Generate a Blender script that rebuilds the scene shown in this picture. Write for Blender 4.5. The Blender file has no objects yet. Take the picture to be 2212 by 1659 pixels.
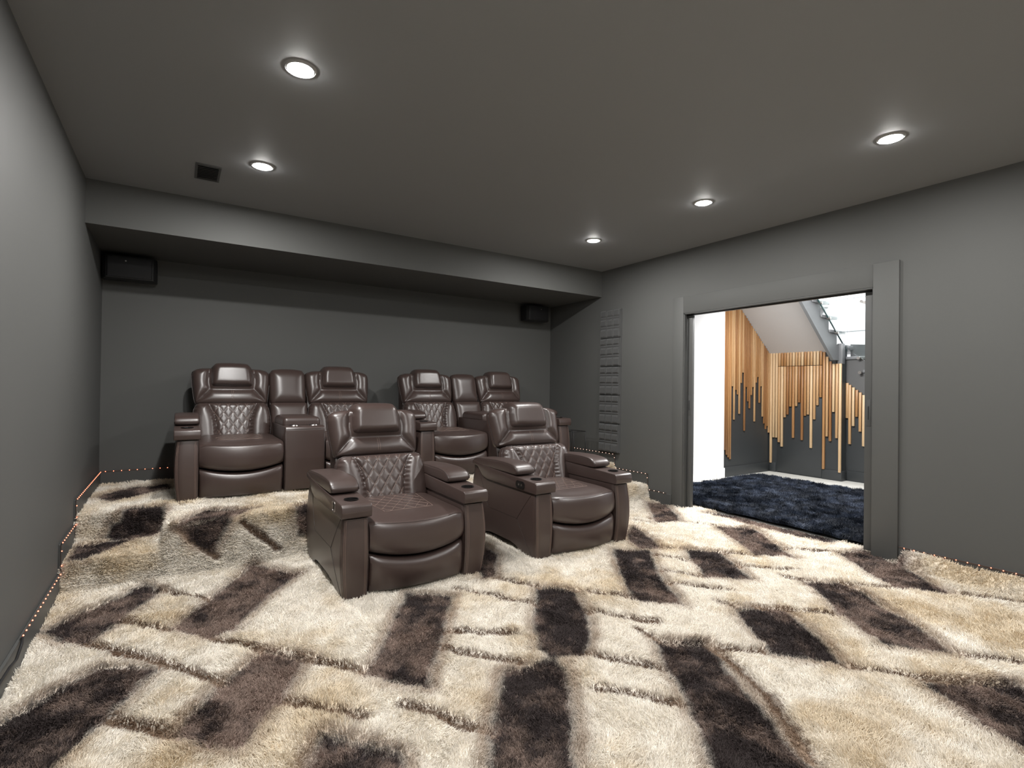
import bpy, bmesh, math
import numpy as np
from mathutils import Vector, Matrix

# ---------------------------------------------------------------- camera
SC = bpy.context.scene
COL = SC.collection
cam_data = bpy.data.cameras.new('camera')
cam_data.sensor_width = 36.0
cam_data.lens = 1103.3 / 2212 * 36.0
cam_data.clip_start = 0.05
cam = bpy.data.objects.new('camera', cam_data)
COL.objects.link(cam)
YAW, PIT, ROL = 0.5803, 0.0070, 0.0122
_F = Vector((math.sin(YAW), math.cos(YAW), 0)); _R = Vector((math.cos(YAW), -math.sin(YAW), 0)); _U = Vector((0, 0, 1))
F2 = _F * math.cos(PIT) + _U * math.sin(PIT); U2 = _U * math.cos(PIT) - _F * math.sin(PIT)
R3 = _R * math.cos(ROL) + U2 * math.sin(ROL); U3 = U2 * math.cos(ROL) - _R * math.sin(ROL)
M = Matrix.Identity(4)
for i in range(3):
    M[i][0] = R3[i]; M[i][1] = U3[i]; M[i][2] = -F2[i]
M[2][3] = 1.32
cam.matrix_world = M
SC.camera = cam

# ---------------------------------------------------------------- exposure and world
SC.view_settings.view_transform = 'Standard'
SC.view_settings.look = 'None'
SC.view_settings.gamma = 1.0
SC.view_settings.use_curve_mapping = False
SC.view_settings.exposure = 0.0
world = bpy.data.worlds.new('world'); SC.world = world
world.use_nodes = True
world.node_tree.nodes['Background'].inputs[0].default_value = (0.8, 0.85, 1, 1)
world.node_tree.nodes['Background'].inputs[1].default_value = 0.0

# ---------------------------------------------------------------- room dimensions (metres)
XL, XR, YB, YF, YS = -0.608, 4.746, 6.19, 5.07, -2.6
ZC, ZS = 2.888, 2.546
H1, H2 = 0.182, 0.354
Y1, Y2 = 4.231, 4.784
NL, NR = -0.05, 4.20          # edges of the side step nooks
DY0, DY1, ZD = 1.866, 3.740, 2.177
XO = 4.90                      # far face of the door wall

def area(name, loc, size, power, rot=(0, 0, 0), color=(1, 1, 1), shape='DISK', spread=180, size_y=None):
    l = bpy.data.lights.new(name, 'AREA'); l.shape = shape; l.size = size
    if size_y: l.size_y = size_y
    l.energy = power; l.color = color; l.spread = math.radians(spread)
    o = bpy.data.objects.new(name, l); COL.objects.link(o); o.location = loc; o.rotation_euler = rot
    return o
LAMP_W = 29
LAMPS = [(x, y) for x in (0.49, 3.66) for y in (4.045, 2.695, 1.355, 0.01, -1.34)]
for x, y in LAMPS:
    area('downlight_beam', (x, y, ZC - 0.021), 0.10, LAMP_W * (0.76 if x > 2 else 1.0) * (1.65 if y > 4 else 1.0), color=(1, 0.985, 0.96))
# stair hall lamps
area('hall_lamp', (6.0, 3.3, 2.86), 0.9, 150, shape='SQUARE', color=(1, 0.99, 0.98))
area('hall_lamp', (5.6, 3.9, 2.86), 0.5, 65, shape='SQUARE', color=(1, 0.99, 0.98))
area('stairwell_lamp', (8.9, 3.3, 4.6), 0.9, 260, shape='SQUARE', color=(0.97, 0.99, 1))

# ---------------------------------------------------------------- materials
def mat(name, color=(0.8, 0.8, 0.8), rough=0.5, metal=0.0, spec=0.5, emit=None, estr=0, coat=0, trans=0, bump=None, mott=None, sheen=0, tex='Object'):
    m = bpy.data.materials.new(name); m.use_nodes = True
    nt = m.node_tree; b = nt.nodes['Principled BSDF']
    b.inputs['Base Color'].default_value = (*color, 1); b.inputs['Roughness'].default_value = rough
    b.inputs['Metallic'].default_value = metal; b.inputs['Specular IOR Level'].default_value = spec
    b.inputs['Coat Weight'].default_value = coat; b.inputs['Transmission Weight'].default_value = trans
    if sheen: b.inputs['Sheen Weight'].default_value = sheen
    if emit: b.inputs['Emission Color'].default_value = (*emit, 1); b.inputs['Emission Strength'].default_value = estr
    tc = nt.nodes.new('ShaderNodeTexCoord')
    if bump:
        sc, st, di = bump
        n = nt.nodes.new('ShaderNodeTexNoise'); n.inputs['Scale'].default_value = sc; n.inputs['Detail'].default_value = 4
        bp = nt.nodes.new('ShaderNodeBump'); bp.inputs['Strength'].default_value = st; bp.inputs['Distance'].default_value = di
        nt.links.new(tc.outputs[tex], n.inputs['Vector']); nt.links.new(n.outputs[0], bp.inputs['Height']); nt.links.new(bp.outputs[0], b.inputs['Normal'])
    if mott:
        sc, c2 = mott
        n = nt.nodes.new('ShaderNodeTexNoise'); n.inputs['Scale'].default_value = sc; n.inputs['Detail'].default_value = 3
        mx = nt.nodes.new('ShaderNodeMix'); mx.data_type = 'RGBA'
        mx.inputs[6].default_value = (*color, 1); mx.inputs[7].default_value = (*c2, 1)
        nt.links.new(tc.outputs[tex], n.inputs['Vector']); nt.links.new(n.outputs[0], mx.inputs[0]); nt.links.new(mx.outputs[2], b.inputs['Base Color'])
    return m
WALL = mat('grey_wall_paint', (0.085, 0.086, 0.083), 0.6, spec=0.25, bump=(180, 0.08, 0.002), mott=(1.2, (0.093, 0.094, 0.091)))
CEIL = mat('grey_ceiling_paint', (0.215, 0.22, 0.228), 0.65, bump=(120, 0.1, 0.002))
TRIM = mat('grey_trim_paint', (0.072, 0.073, 0.071), 0.5, spec=0.3, bump=(60, 0.04, 0.001))
LEATHER = mat('brown_leather', (0.043, 0.0275, 0.024), 0.36, spec=0.75, bump=(260, 0.08, 0.0012), mott=(3.0, (0.060, 0.040, 0.035)))
LEATHERD = mat('dark_brown_leather', (0.026, 0.017, 0.015), 0.36, spec=0.5, bump=(260, 0.10, 0.0012))
STITCH = mat('tan_stitching', (0.21, 0.145, 0.12), 0.5)
CUPM = mat('black_chrome_ring', (0.10, 0.09, 0.09), 0.2, metal=1)
CUPIN = mat('black_plastic', (0.010, 0.009, 0.009), 0.25)
CHROME = mat('brushed_metal', (0.45, 0.42, 0.40), 0.3, metal=1)
BLACK = mat('matt_black', (0.012, 0.012, 0.013), 0.5)
SPK = mat('speaker_grille_black', (0.010, 0.010, 0.012), 0.6, bump=(400, 0.4, 0.002))
FOAM = mat('charcoal_acoustic_foam', (0.044, 0.045, 0.045), 0.85, bump=(500, 0.4, 0.001), sheen=0.3)
LAMPG = mat('lamp_glow', (1, 1, 1), 0.5, emit=(1, 0.97, 0.93), estr=190)
LAMPT = mat('lamp_trim_grey', (0.3, 0.3, 0.3), 0.5)
LEDM = mat('red_led_glow', (1, 0.3, 0.2), 0.5, emit=(1.0, 0.17, 0.09), estr=7)
LEDW = mat('warm_led_glow', (1, 0.5, 0.4), 0.5, emit=(1.0, 0.62, 0.48), estr=3.5)
TAPE = mat('led_tape_brown', (0.07, 0.05, 0.042), 0.5)
WHITE = mat('white_wall_paint', (0.86, 0.86, 0.87), 0.5, bump=(90, 0.03, 0.001))
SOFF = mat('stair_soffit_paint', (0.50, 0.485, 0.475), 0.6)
CHAR = mat('charcoal_wall_paint', (0.026, 0.029, 0.031), 0.5)
STRG = mat('grey_stair_paint', (0.16, 0.165, 0.17), 0.35)
TILE = mat('white_floor_tile', (0.78, 0.77, 0.72), 0.2, mott=(2, (0.70, 0.69, 0.64)))
GLASS = mat('clear_glass', (0.93, 0.98, 0.97), 0.02, trans=1.0)
GLEDGE = mat('glass_edge_green', (0.05, 0.10, 0.10), 0.1)
def wood(name, c1, c2):
    m = mat(name, c1, 0.45)
    nt = m.node_tree; b = nt.nodes['Principled BSDF']
    tc = nt.nodes.new('ShaderNodeTexCoord'); mp = nt.nodes.new('ShaderNodeMapping'); mp.inputs['Scale'].default_value = (60, 60, 2.2)
    n = nt.nodes.new('ShaderNodeTexNoise'); n.inputs['Scale'].default_value = 1.2; n.inputs['Detail'].default_value = 5
    r = nt.nodes.new('ShaderNodeValToRGB'); r.color_ramp.elements[0].color = (*c1, 1); r.color_ramp.elements[1].color = (*c2, 1)
    r.color_ramp.elements[0].position = 0.35; r.color_ramp.elements[1].position = 0.65
    nt.links.new(tc.outputs['Object'], mp.inputs[0]); nt.links.new(mp.outputs[0], n.inputs[0]); nt.links.new(n.outputs[0], r.inputs[0]); nt.links.new(r.outputs[0], b.inputs['Base Color'])
    return m
WOODS = [wood('light_oak', (0.40, 0.235, 0.11), (0.47, 0.29, 0.145)), wood('honey_oak', (0.29, 0.14, 0.052), (0.36, 0.19, 0.075)),
         wood('amber_oak', (0.22, 0.095, 0.032), (0.28, 0.135, 0.05)), wood('pale_oak', (0.50, 0.34, 0.185), (0.56, 0.40, 0.24))]
def attr_mat(name, rough, gain=1.0, sheen=0.0):
    m = mat(name, (0.5, 0.5, 0.5), rough, spec=0.25, sheen=sheen)
    nt = m.node_tree; a = nt.nodes.new('ShaderNodeAttribute'); a.attribute_name = 'pile_colour'
    nt.links.new(a.outputs['Color'], nt.nodes['Principled BSDF'].inputs['Base Color'])
    return m
CARPET = attr_mat('shaggy_pile', 0.75)

# ---------------------------------------------------------------- mesh helpers
def link(name, me, m, parent=None, smooth=False):
    if m is not None: me.materials.append(m)
    if smooth:
        me.polygons.foreach_set('use_smooth', [True] * len(me.polygons))
    o = bpy.data.objects.new(name, me); COL.objects.link(o)
    if parent is not None: o.parent = parent
    return o
def tag(o, label=None, cat=None, group=None, kind=None):
    if label: o['label'] = label
    if cat: o['category'] = cat
    if group: o['group'] = group
    if kind: o['kind'] = kind
    return o
def empty(name, loc=(0, 0, 0), rz=0, **k):
    o = bpy.data.objects.new(name, None); COL.objects.link(o); o.location = loc; o.rotation_euler = (0, 0, rz)
    o.empty_display_size = 0.1
    return tag(o, **k)
def from_py(name, vs, fs, m, parent=None, smooth=False):
    me = bpy.data.meshes.new(name); me.from_pydata([tuple(v) for v in vs], [], [tuple(f) for f in fs]); me.update()
    return link(name, me, m, parent, smooth)
def bm_box(bm, lo, hi, bev=0, seg=2):
    mt = Matrix.Translation([(a + b) / 2 for a, b in zip(lo, hi)]) @ Matrix.Diagonal([b - a for a, b in zip(lo, hi)] + [1])
    g = bmesh.ops.create_cube(bm, size=1, matrix=mt)
    if bev > 0:
        es = list({e for v in g['verts'] for e in v.link_edges})
        bmesh.ops.bevel(bm, geom=es, offset=bev, segments=seg, profile=0.5, affect='EDGES')
def finish(name, bm, m, parent=None, smooth=True, angle=35):
    me = bpy.data.meshes.new(name)
    bmesh.ops.recalc_face_normals(bm, faces=bm.faces)
    bm.to_mesh(me); bm.free()
    if smooth:
        me.polygons.foreach_set('use_smooth', [True] * len(me.polygons))
        try: me.set_sharp_from_angle(angle=math.radians(angle))
        except Exception: pass
    return link(name, me, m, parent)
def box(name, lo, hi, m, parent=None, bev=0.0, seg=2):
    bm = bmesh.new(); bm_box(bm, lo, hi, bev, seg)
    return finish(name, bm, m, parent, smooth=bev > 0, angle=50)
def boxes(name, L, m, parent=None, bev=0.0, seg=2):
    bm = bmesh.new()
    for lo, hi in L: bm_box(bm, lo, hi, bev, seg)
    return finish(name, bm, m, parent, smooth=bev > 0, angle=50)
def prism(name, poly, a0, a1, axis, m, parent=None, bev=0.0, seg=3, taper=None):
    """poly: 2-D outline; extruded from a0 to a1 along axis 0 (poly = y,z), 1 (poly = x,z) or 2 (poly = x,y)."""
    bm = bmesh.new()
    def P(u, v, a): return {0: (a, u, v), 1: (u, a, v), 2: (u, v, a)}[axis]
    A = [bm.verts.new(P(u, v, a0)) for u, v in poly]; B = [bm.verts.new(P(u, v, a1)) for u, v in poly]
    bm.faces.new(A); bm.faces.new(B[::-1]); n = len(poly)
    for i in range(n): bm.faces.new([A[i], B[i], B[(i + 1) % n], A[(i + 1) % n]])
    bmesh.ops.recalc_face_normals(bm, faces=bm.faces)
    if bev > 0:
        bmesh.ops.bevel(bm, geom=list(bm.edges), offset=bev, segments=seg, profile=0.5, affect='EDGES', clamp_overlap=True)
    return finish(name, bm, m, parent, smooth=bev > 0, angle=40)
def tube_geo(pts, r, n=6, closed=False):
    pts = [Vector(p) for p in pts]; vs = []; fs = []; N = len(pts)
    for i, p in enumerate(pts):
        if closed: d = pts[(i + 1) % N] - pts[i - 1]
        else: d = pts[min(i + 1, N - 1)] - pts[max(i - 1, 0)]
        if d.length < 1e-9: d = Vector((0, 0, 1))
        d.normalize()
        a = d.cross(Vector((0.31, 0.2, 0.93))).normalized(); b = d.cross(a)
        for k in range(n):
            t = 2 * math.pi * k / n; vs.append(p + (a * math.cos(t) + b * math.sin(t)) * r)
    for i in range(N if closed else N - 1):
        j = (i + 1) % N
        for k in range(n):
            fs.append((i * n + k, i * n + (k + 1) % n, j * n + (k + 1) % n, j * n + k))
    if not closed:
        fs.append(tuple(range(n))[::-1]); fs.append(tuple((N - 1) * n + k for k in range(n)))
    return vs, fs
def tubes(name, paths, r, m, parent=None, n=6, closed=False):
    V = []; Fs = []
    for p in paths:
        v, f = tube_geo(p, r, n, closed); o = len(V); V += v; Fs += [tuple(i + o for i in q) for q in f]
    return from_py(name, V, Fs, m, parent, smooth=True)
def cyl_geo(bm, c, r, h, seg=32, axis='Z', r2=None):
    rot = {'Z': Matrix.Identity(4), 'X': Matrix.Rotation(math.pi / 2, 4, 'Y'), 'Y': Matrix.Rotation(math.pi / 2, 4, 'X')}[axis]
    bmesh.ops.create_cone(bm, cap_ends=True, segments=seg, radius1=r, radius2=r if r2 is None else r2, depth=h, matrix=Matrix.Translation(c) @ rot)
def copy_tree(o, parent=None):
    c = o.copy(); COL.objects.link(c)
    if parent is not None: c.parent = parent
    for ch in list(o.children):
        copy_tree(ch, c)
    return c
def vnoise(x, y, seed=0):
    """smooth 2-D value noise in 0..1 (numpy)"""
    xi = np.floor(x).astype(np.int64); yi = np.floor(y).astype(np.int64); fx = x - xi; fy = y - yi
    fx = fx * fx * (3 - 2 * fx); fy = fy * fy * (3 - 2 * fy)
    def h(a, b):
        v = (a * 374761393 + b * 668265263 + seed * 974634777) & 0xffffffff
        v = ((v ^ (v >> 13)) * 1274126177) & 0xffffffff
        return ((v ^ (v >> 16)) & 0xffff) / 65535.0
    return (h(xi, yi) * (1 - fx) + h(xi + 1, yi) * fx) * (1 - fy) + (h(xi, yi + 1) * (1 - fx) + h(xi + 1, yi + 1) * fx) * fy
def fbm(x, y, seed=0, o=3):
    s = 0; a = 0.5; t = 0
    for i in range(o):
        s = s + a * vnoise(x * 2 ** i, y * 2 ** i, seed + 17 * i); t += a; a *= 0.5
    return s / t

# ---------------------------------------------------------------- room shell
def struct(o): o['kind'] = 'structure'; return o
struct(box('wall_left', (XL - 0.12, YS, -0.3), (XL, YB, ZC + 0.1), WALL))
struct(box('wall_back', (XL - 0.12, YB, -0.3), (XR + 0.12, YB + 0.12, ZC + 0.1), WALL))
struct(box('wall_front', (XL - 0.12, YS - 0.12, -0.3), (XR + 0.12, YS, ZC + 0.1), WALL))
struct(boxes('wall_right', [((XR, YS, -0.3), (XO, DY0, ZC + 0.1)), ((XR, DY1, -0.3), (XO, YB, ZC + 0.1)), ((XR, DY0, ZD), (XO, DY1, ZC + 0.1))], WALL))
# ceiling with recesses is kept as one slab, the beam over the back row hangs below it
struct(box('ceiling', (XL - 0.12, YS - 0.12, ZC), (XR + 0.16, YB + 0.12, ZC + 0.12), CEIL))
struct(box('ceiling_beam', (XL, YF, ZS), (XR, YB, ZC), WALL))
struct(boxes('floor', [((XL, YS, -0.3), (XR, Y1, -0.05)), ((XL, Y1 + 0.06, -0.3), (XR, Y2 + 0.06, H1 - 0.06)), ((XL, Y2 + 0.06, -0.3), (XR, YB, H2 - 0.06)), ((NL + 0.03, Y1 + 0.07, 0), (NR - 0.03, Y2 + 0.07, H2 - 0.06)), ((XR, DY0, -0.3), (XO + 0.04, DY1, -0.05))], BLACK))

# baseboards follow the steps; outline in (y, z)
BB = 0.117
def bb_side(name, x0, x1, ya):
    poly = [(ya, -0.05), (ya, BB), (Y1, BB), (Y1, H1 + BB), (Y2, H1 + BB), (Y2, H2 + BB), (YB, H2 + BB), (YB, H2 - 0.05), (Y2 + 0.06, H2 - 0.05), (Y2 + 0.06, H1 - 0.05), (Y1 + 0.06, H1 - 0.05), (Y1 + 0.06, -0.05)]
    return struct(prism(name, poly, x0, x1, 0, TRIM, bev=0.002, seg=1))
bb_side('baseboard_left', XL, XL + 0.013, YS)
bb_side('baseboard_right', XR - 0.013, XR, 3.885)
struct(box('baseboard_back', (XL + 0.013, YB - 0.013, H2 - 0.05), (XR - 0.013, YB, H2 + BB), TRIM))
struct(box('baseboard_door_side', (XR - 0.013, YS, -0.05), (XR, 1.682, BB), TRIM))

# door casing, jambs, head track
struct(boxes('trim_1', [((XR - 0.022, 1.686, -0.03), (XR, DY0, 2.362))], WALL, bev=0.002))
struct(boxes('trim_2', [((XR - 0.005, DY1, -0.03), (XR, 3.882, 2.362))], WALL, bev=0.001))
struct(box('trim_3', (XR - 0.003, DY0, ZD), (XR, DY1, 2.362), WALL, bev=0.001))
struct(boxes('trim_4', [((XR, DY1 - 0.012, -0.03), (XR + 0.045, DY1, ZD)), ((XR + 0.115, DY1 - 0.012, -0.03), (XO, DY1, ZD))], TRIM, bev=0.0015))
struct(boxes('trim_5', [((XR, DY0, -0.03), (XR + 0.045, DY0 + 0.012, ZD)), ((XR + 0.115, DY0, -0.03), (XO, DY0 + 0.012, ZD))], TRIM, bev=0.0015))
struct(boxes('trim_6', [((XR, DY0, ZD - 0.014), (XR + 0.045, DY1, ZD)), ((XR + 0.115, DY0, ZD - 0.014), (XO, DY1, ZD))], TRIM, bev=0.0015))
struct(box('door_track', (XR + 0.060, DY0, ZD - 0.022), (XR + 0.100, DY1, ZD), BLACK))
# two pocket door leaves, almost fully slid into the wall
def leaf(name, ya, yb, lab, ylatch):
    d = empty(name, ((XR + 0.08), ya, 0)); d['kind'] = 'structure'
    box('door_leaf', (-0.019, 0, 0.006), (0.019, yb - ya, 2.152), TRIM, d, bev=0.002)
    box('latch_plate', (-0.0215, ylatch - ya - 0.016, 1.035), (-0.0188, ylatch - ya + 0.016, 1.255), TRIM, d, bev=0.001)
    box('finger_pull', (-0.023, ylatch - ya - 0.004, 1.09), (-0.0214, ylatch - ya + 0.004, 1.20), BLACK, d)
leaf('door_1', 1.87, 1.955, '', 1.925)
leaf('door_2', 3.668, 3.727, '', 3.70)
# ---------------------------------------------------------------- ceiling lights, vent
def make_downlight():
    r = empty('ceiling_light')
    bm = bmesh.new(); bmesh.ops.create_cone(bm, cap_ends=False, segments=40, radius1=0.070, radius2=0.078, depth=0.006, matrix=Matrix.Translation((0, 0, -0.003)))
    bmesh.ops.create_cone(bm, cap_ends=False, segments=40, radius1=0.062, radius2=0.070, depth=0.004, matrix=Matrix.Translation((0, 0, -0.0055)))
    finish('trim_ring', bm, LAMPT, r)
    bm = bmesh.new(); bmesh.ops.create_uvsphere(bm, u_segments=32, v_segments=16, radius=0.066, matrix=Matrix.Diagonal((1, 1, 0.29, 1)))
    bmesh.ops.delete(bm, geom=[v for v in bm.verts if v.co.z > 0.001], context='VERTS')
    finish('diffuser', bm, LAMPG, r, angle=80)
    return r
lab = {(0.49, 4.045): 'round recessed ceiling light near the ceiling vent, above the left loveseat', (0.49, 2.695): 'largest bright round ceiling light, upper left of the ceiling',
       (3.66, 4.045): 'smallest round ceiling light, near the corner above the foam panels', (3.66, 2.695): 'round ceiling light above the left side of the doorway',
       (3.66, 1.355): 'round ceiling light farthest right, beyond the doorway'}
proto = make_downlight(); first = True
for (x, y), t in lab.items():
    o = proto if first else copy_tree(proto); first = False
    o.location = (x, y, ZC); tag(o, t, 'ceiling light', 'recessed round ceiling lights')
for x, y in LAMPS:
    if (x, y) not in lab:
        o = copy_tree(proto); o.location = (x, y, ZC); tag(o, 'round recessed ceiling light %s, out of the picture' % {(0.49, 1.355): 'nearly overhead on the left', (0.49, 0.01): 'directly above the camera', (0.49, -1.34): 'at the screen end on the left', (3.66, 0.01): 'right of the camera', (3.66, -1.34): 'at the screen end on the right'}[(x, y)], 'ceiling light', 'recessed round ceiling lights')
v = empty('ceiling_vent', (0.168, 4.405, ZC)); tag(v, 'small square grey slatted air vent on the ceiling above the beam', 'vent')
boxes('vent_frame', [((-0.08, -0.158, -0.008), (0.08, -0.14, 0)), ((-0.08, 0.14, -0.008), (0.08, 0.158, 0)), ((-0.08, -0.14, -0.008), (-0.065, 0.14, 0)), ((0.065, -0.14, -0.008), (0.08, 0.14, 0))], mat('vent_grey', (0.05, 0.05, 0.048), 0.5), v)
box('vent_backing', (-0.065, -0.14, -0.001), (0.065, 0.14, 0), BLACK, v)
sm = mat('vent_slat_grey', (0.045, 0.045, 0.043), 0.5)
for k in range(9):
    o = box('slat', (-0.065, -0.012, -0.0008), (0.065, 0.012, 0.0008), sm, v); o.location = (0, -0.124 + k * 0.031, -0.005); o.rotation_euler = (0.25, 0, 0)

# ---------------------------------------------------------------- speakers under the beam
def speaker(x0, x1, lab, flip):
    cx = (x0 + x1) / 2; w = x1 - x0
    r = empty('wall_speaker', (cx, YB, 2.29)); tag(r, lab, 'speaker', 'black speakers under the beam')
    poly = [(-w / 2, -0.05), (-w / 2, -0.19), (-w / 2 + 0.03, -0.235), (w / 2 - 0.03, -0.235), (w / 2, -0.19), (w / 2, -0.05)]
    prism('cabinet', poly, 0.0, 0.215, 2, BLACK, r, bev=0.008)
    g = [(-w / 2 + 0.03, -0.228), (-w / 2 + 0.045, -0.243), (w / 2 - 0.045, -0.243), (w / 2 - 0.03, -0.228)]
    prism('grille', g, 0.012, 0.203, 2, SPK, r, bev=0.004)
    box('wall_bracket', (-0.05, -0.055, 0.06), (0.05, 0.0, 0.16), BLACK, r)
    bm = bmesh.new(); cyl_geo(bm, (0.03 * flip, -0.2445, 0.165), 0.006, 0.004, 16, 'Y'); finish('badge', bm, CHROME, r)
speaker(-0.595, -0.175, 'black box speaker under the beam in the left corner', -1)
speaker(4.16, 4.56, 'black box speaker under the beam near the right corner', 1)

# ---------------------------------------------------------------- LED strips
led_me = None
def led_strip(name_label, runs, n_vec, ledmat, step=0.061, group='LED strips along the baseboards', ledr=0.0034):
    """runs: list of (start, end) points; tape sits on the baseboard edge, each diode is a part."""
    global led_me
    r = empty('led_strip', runs[0][0]); tag(r, name_label, 'light strip', group)
    o0 = Vector(runs[0][0]); nv = Vector(n_vec)
    bm = bmesh.new()
    for a, b in runs:
        a = Vector(a) - o0; b = Vector(b) - o0
        lo = [min(a[i], b[i]) - 0.0045 for i in range(3)]; hi = [max(a[i], b[i]) + 0.0045 for i in range(3)]
        for i in range(3):
            if abs(nv[i]) > 0.5: lo[i] = min(a[i], b[i]) - 0.0012; hi[i] = max(a[i], b[i]) + 0.0012
        bm_box(bm, lo, hi)
    finish('tape', bm, TAPE, r, smooth=False)
    key = ledmat.name
    if key not in led_strip.me:
        bm = bmesh.new(); bmesh.ops.create_uvsphere(bm, u_segments=8, v_segments=6, radius=ledr); me = bpy.data.meshes.new('led'); bm.to_mesh(me); bm.free(); me.materials.append(ledmat); led_strip.me[key] = me
    for a, b in runs:
        a = Vector(a); b = Vector(b); L = (b - a).length; n = max(1, int(L / step))
        for k in range(n):
            p = a + (b - a) * ((k + 0.5) / n)
            o = bpy.data.objects.new('led', led_strip.me[key]); COL.objects.link(o); o.parent = r; o.location = p - o0 + nv * 0.003
led_strip.me = {}
zl = 0.122; xl = XL + 0.0145; xr = XR - 0.0145
led_strip('red LED strip stepping up along the left wall baseboard', [((xl, 3.25, zl), (xl, Y1, zl)), ((xl, Y1, zl), (xl, Y1, H1 + zl)), ((xl, Y1, H1 + zl), (xl, Y2, H1 + zl)), ((xl, Y2, H1 + zl), (xl, Y2, H2 + zl)), ((xl, Y2, H2 + zl), (xl, YB - 0.016, H2 + zl))], (1, 0, 0), LEDM)
led_strip('LED strip on the back wall baseboard beside and behind the loveseats', [((XL + 0.02, YB - 0.0145, H2 + zl), (XR - 0.02, YB - 0.0145, H2 + zl))], (0, -1, 0), LEDM)
led_strip('LED strip stepping down the right wall below the foam panels', [((xr, 3.95, zl), (xr, Y1, zl)), ((xr, Y1, zl), (xr, Y1, H1 + zl)), ((xr, Y1, H1 + zl), (xr, Y2, H1 + zl)), ((xr, Y2, H1 + zl), (xr, Y2, H2 + zl)), ((xr, Y2, H2 + zl), (xr, YB - 0.016, H2 + zl))], (-1, 0, 0), LEDW)
led_strip('short red LED strip at the carpet edge right of the doorway', [((xr, 0.6, 0.112), (xr, 1.675, 0.112))], (-1, 0, 0), LEDM)
tag(tubes('power_cable', [[(xl + 0.006, 3.25, zl), (xl + 0.012, 3.20, 0.11), (xl + 0.014, 3.10, 0.085), (xl + 0.014, 3.0, 0.10), (xl + 0.014, 2.85, 0.105), (xl + 0.014, 2.5, 0.10)]], 0.006, BLACK), 'black cable feeding the left wall LED strip', 'cable')

# ---------------------------------------------------------------- padded surfaces
def seg_dist(px, py, poly, closed=True):
    d = np.full(px.shape, 1e9); n = len(poly)
    for i in range(n if closed else n - 1):
        ax, ay = poly[i]; bx, by = poly[(i + 1) % n]
        dx, dy = bx - ax, by - ay; L = dx * dx + dy * dy + 1e-12
        t = np.clip(((px - ax) * dx + (py - ay) * dy) / L, 0, 1)
        d = np.minimum(d, np.hypot(px - ax - t * dx, py - ay - t * dy))
    return d
def prof(t):
    t = np.clip(t, 0, 1); return np.sqrt(np.maximum(0, 1 - (1 - t) ** 2))
def pad_geo(outline, place, H=0.03, R=0.05, seams=(), Hs=0.0, Rs=0.05, quilt=None, thick=0.04, nu=60, nv=60, smooth=1, extra=None):
    poly = np.array(outline, float); vmin, vmax = poly[:, 1].min(), poly[:, 1].max(); n = len(poly)
    e = (vmax - vmin) * 1e-4
    vs = vmin + e + (vmax - vmin - 2 * e) * (0.5 - 0.5 * np.cos(np.linspace(0, np.pi, nv)) if quilt is None else np.linspace(0, 1, nv))
    U = np.zeros((nv, nu)); V = np.zeros((nv, nu)); tt = np.linspace(0, 1, nu)
    tt = 0.75 * tt + 0.25 * (0.5 - 0.5 * np.cos(np.pi * tt))
    for j, vv in enumerate(vs):
        xs = []
        for i in range(n):
            a = poly[i]; b = poly[(i + 1) % n]
            if (a[1] - vv) * (b[1] - vv) <= 0 and a[1] != b[1]:
                xs.append(a[0] + (b[0] - a[0]) * (vv - a[1]) / (b[1] - a[1]))
        U[j] = min(xs) + (max(xs) - min(xs)) * tt; V[j] = vv
    do = seg_dist(U, V, outline)
    h = H * prof(do / R)
    if seams:
        ds = do.copy()
        for s in seams: ds = np.minimum(ds, seg_dist(U, V, s, False))
        h = h + Hs * prof(ds / Rs)
    if quilt is not None: h = h + quilt(U, V, do)
    if extra is not None: h = h + extra(U, V, do)
    for _ in range(smooth):
        h[1:-1, 1:-1] = (h[1:-1, 1:-1] * 2 + h[:-2, 1:-1] + h[2:, 1:-1] + h[1:-1, :-2] + h[1:-1, 2:]) / 6
    verts = []
    for arr in (h, None):
        for j in range(nv):
            for i in range(nu):
                verts.append(place(U[j, i], V[j, i], (arr[j, i] if arr is not None else -thick)))
    faces = []; o = nu * nv
    for j in range(nv - 1):
        for i in range(nu - 1):
            a = j * nu + i; faces.append((a, a + 1, a + nu + 1, a + nu)); faces.append((o + a, o + a + nu, o + a + nu + 1, o + a + 1))
    ring = [i for i in range(nu)] + [j * nu + nu - 1 for j in range(1, nv)] + [(nv - 1) * nu + i for i in range(nu - 2, -1, -1)] + [j * nu for j in range(nv - 2, 0, -1)]
    for k in range(len(ring)):
        a = ring[k]; b = ring[(k + 1) % len(ring)]; faces.append((b, a, o + a, o + b))
    def surf(u, v, lift=0.0):
        j = np.argmin(np.abs(vs - v)); i = np.argmin(np.abs(U[j] - u)); return place(u, v, h[j, i] + lift)
    return verts, faces, surf
def pad(name, *a, m=None, parent=None, **k):
    v, f, s = pad_geo(*a, **k)
    bm = bmesh.new(); vv = [bm.verts.new(q) for q in v]
    for q in f:
        try: bm.faces.new([vv[i] for i in q])
        except ValueError: pass
    bmesh.ops.recalc_face_normals(bm, faces=bm.faces)
    o = finish(name, bm, m or LEATHER, parent, angle=60)
    return o, s
def dense(pts, step=0.012):
    out = []
    for a, b in zip(pts[:-1], pts[1:]):
        n = max(1, int(math.dist(a, b) / step))
        out += [tuple(a[i] + (b[i] - a[i]) * k / n for i in range(len(a))) for k in range(n)]
    return out + [tuple(pts[-1])]
def stitch(name, surf, lines, r, parent, m=None, lift=0.0004, two=0):
    paths = []
    for L in lines:
        for off in ((-two, two) if two else (0,)):
            paths.append([surf(u + off, v, lift) for u, v in dense(L)])
    return tubes(name, paths, r, m or STITCH, parent, n=5)
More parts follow.
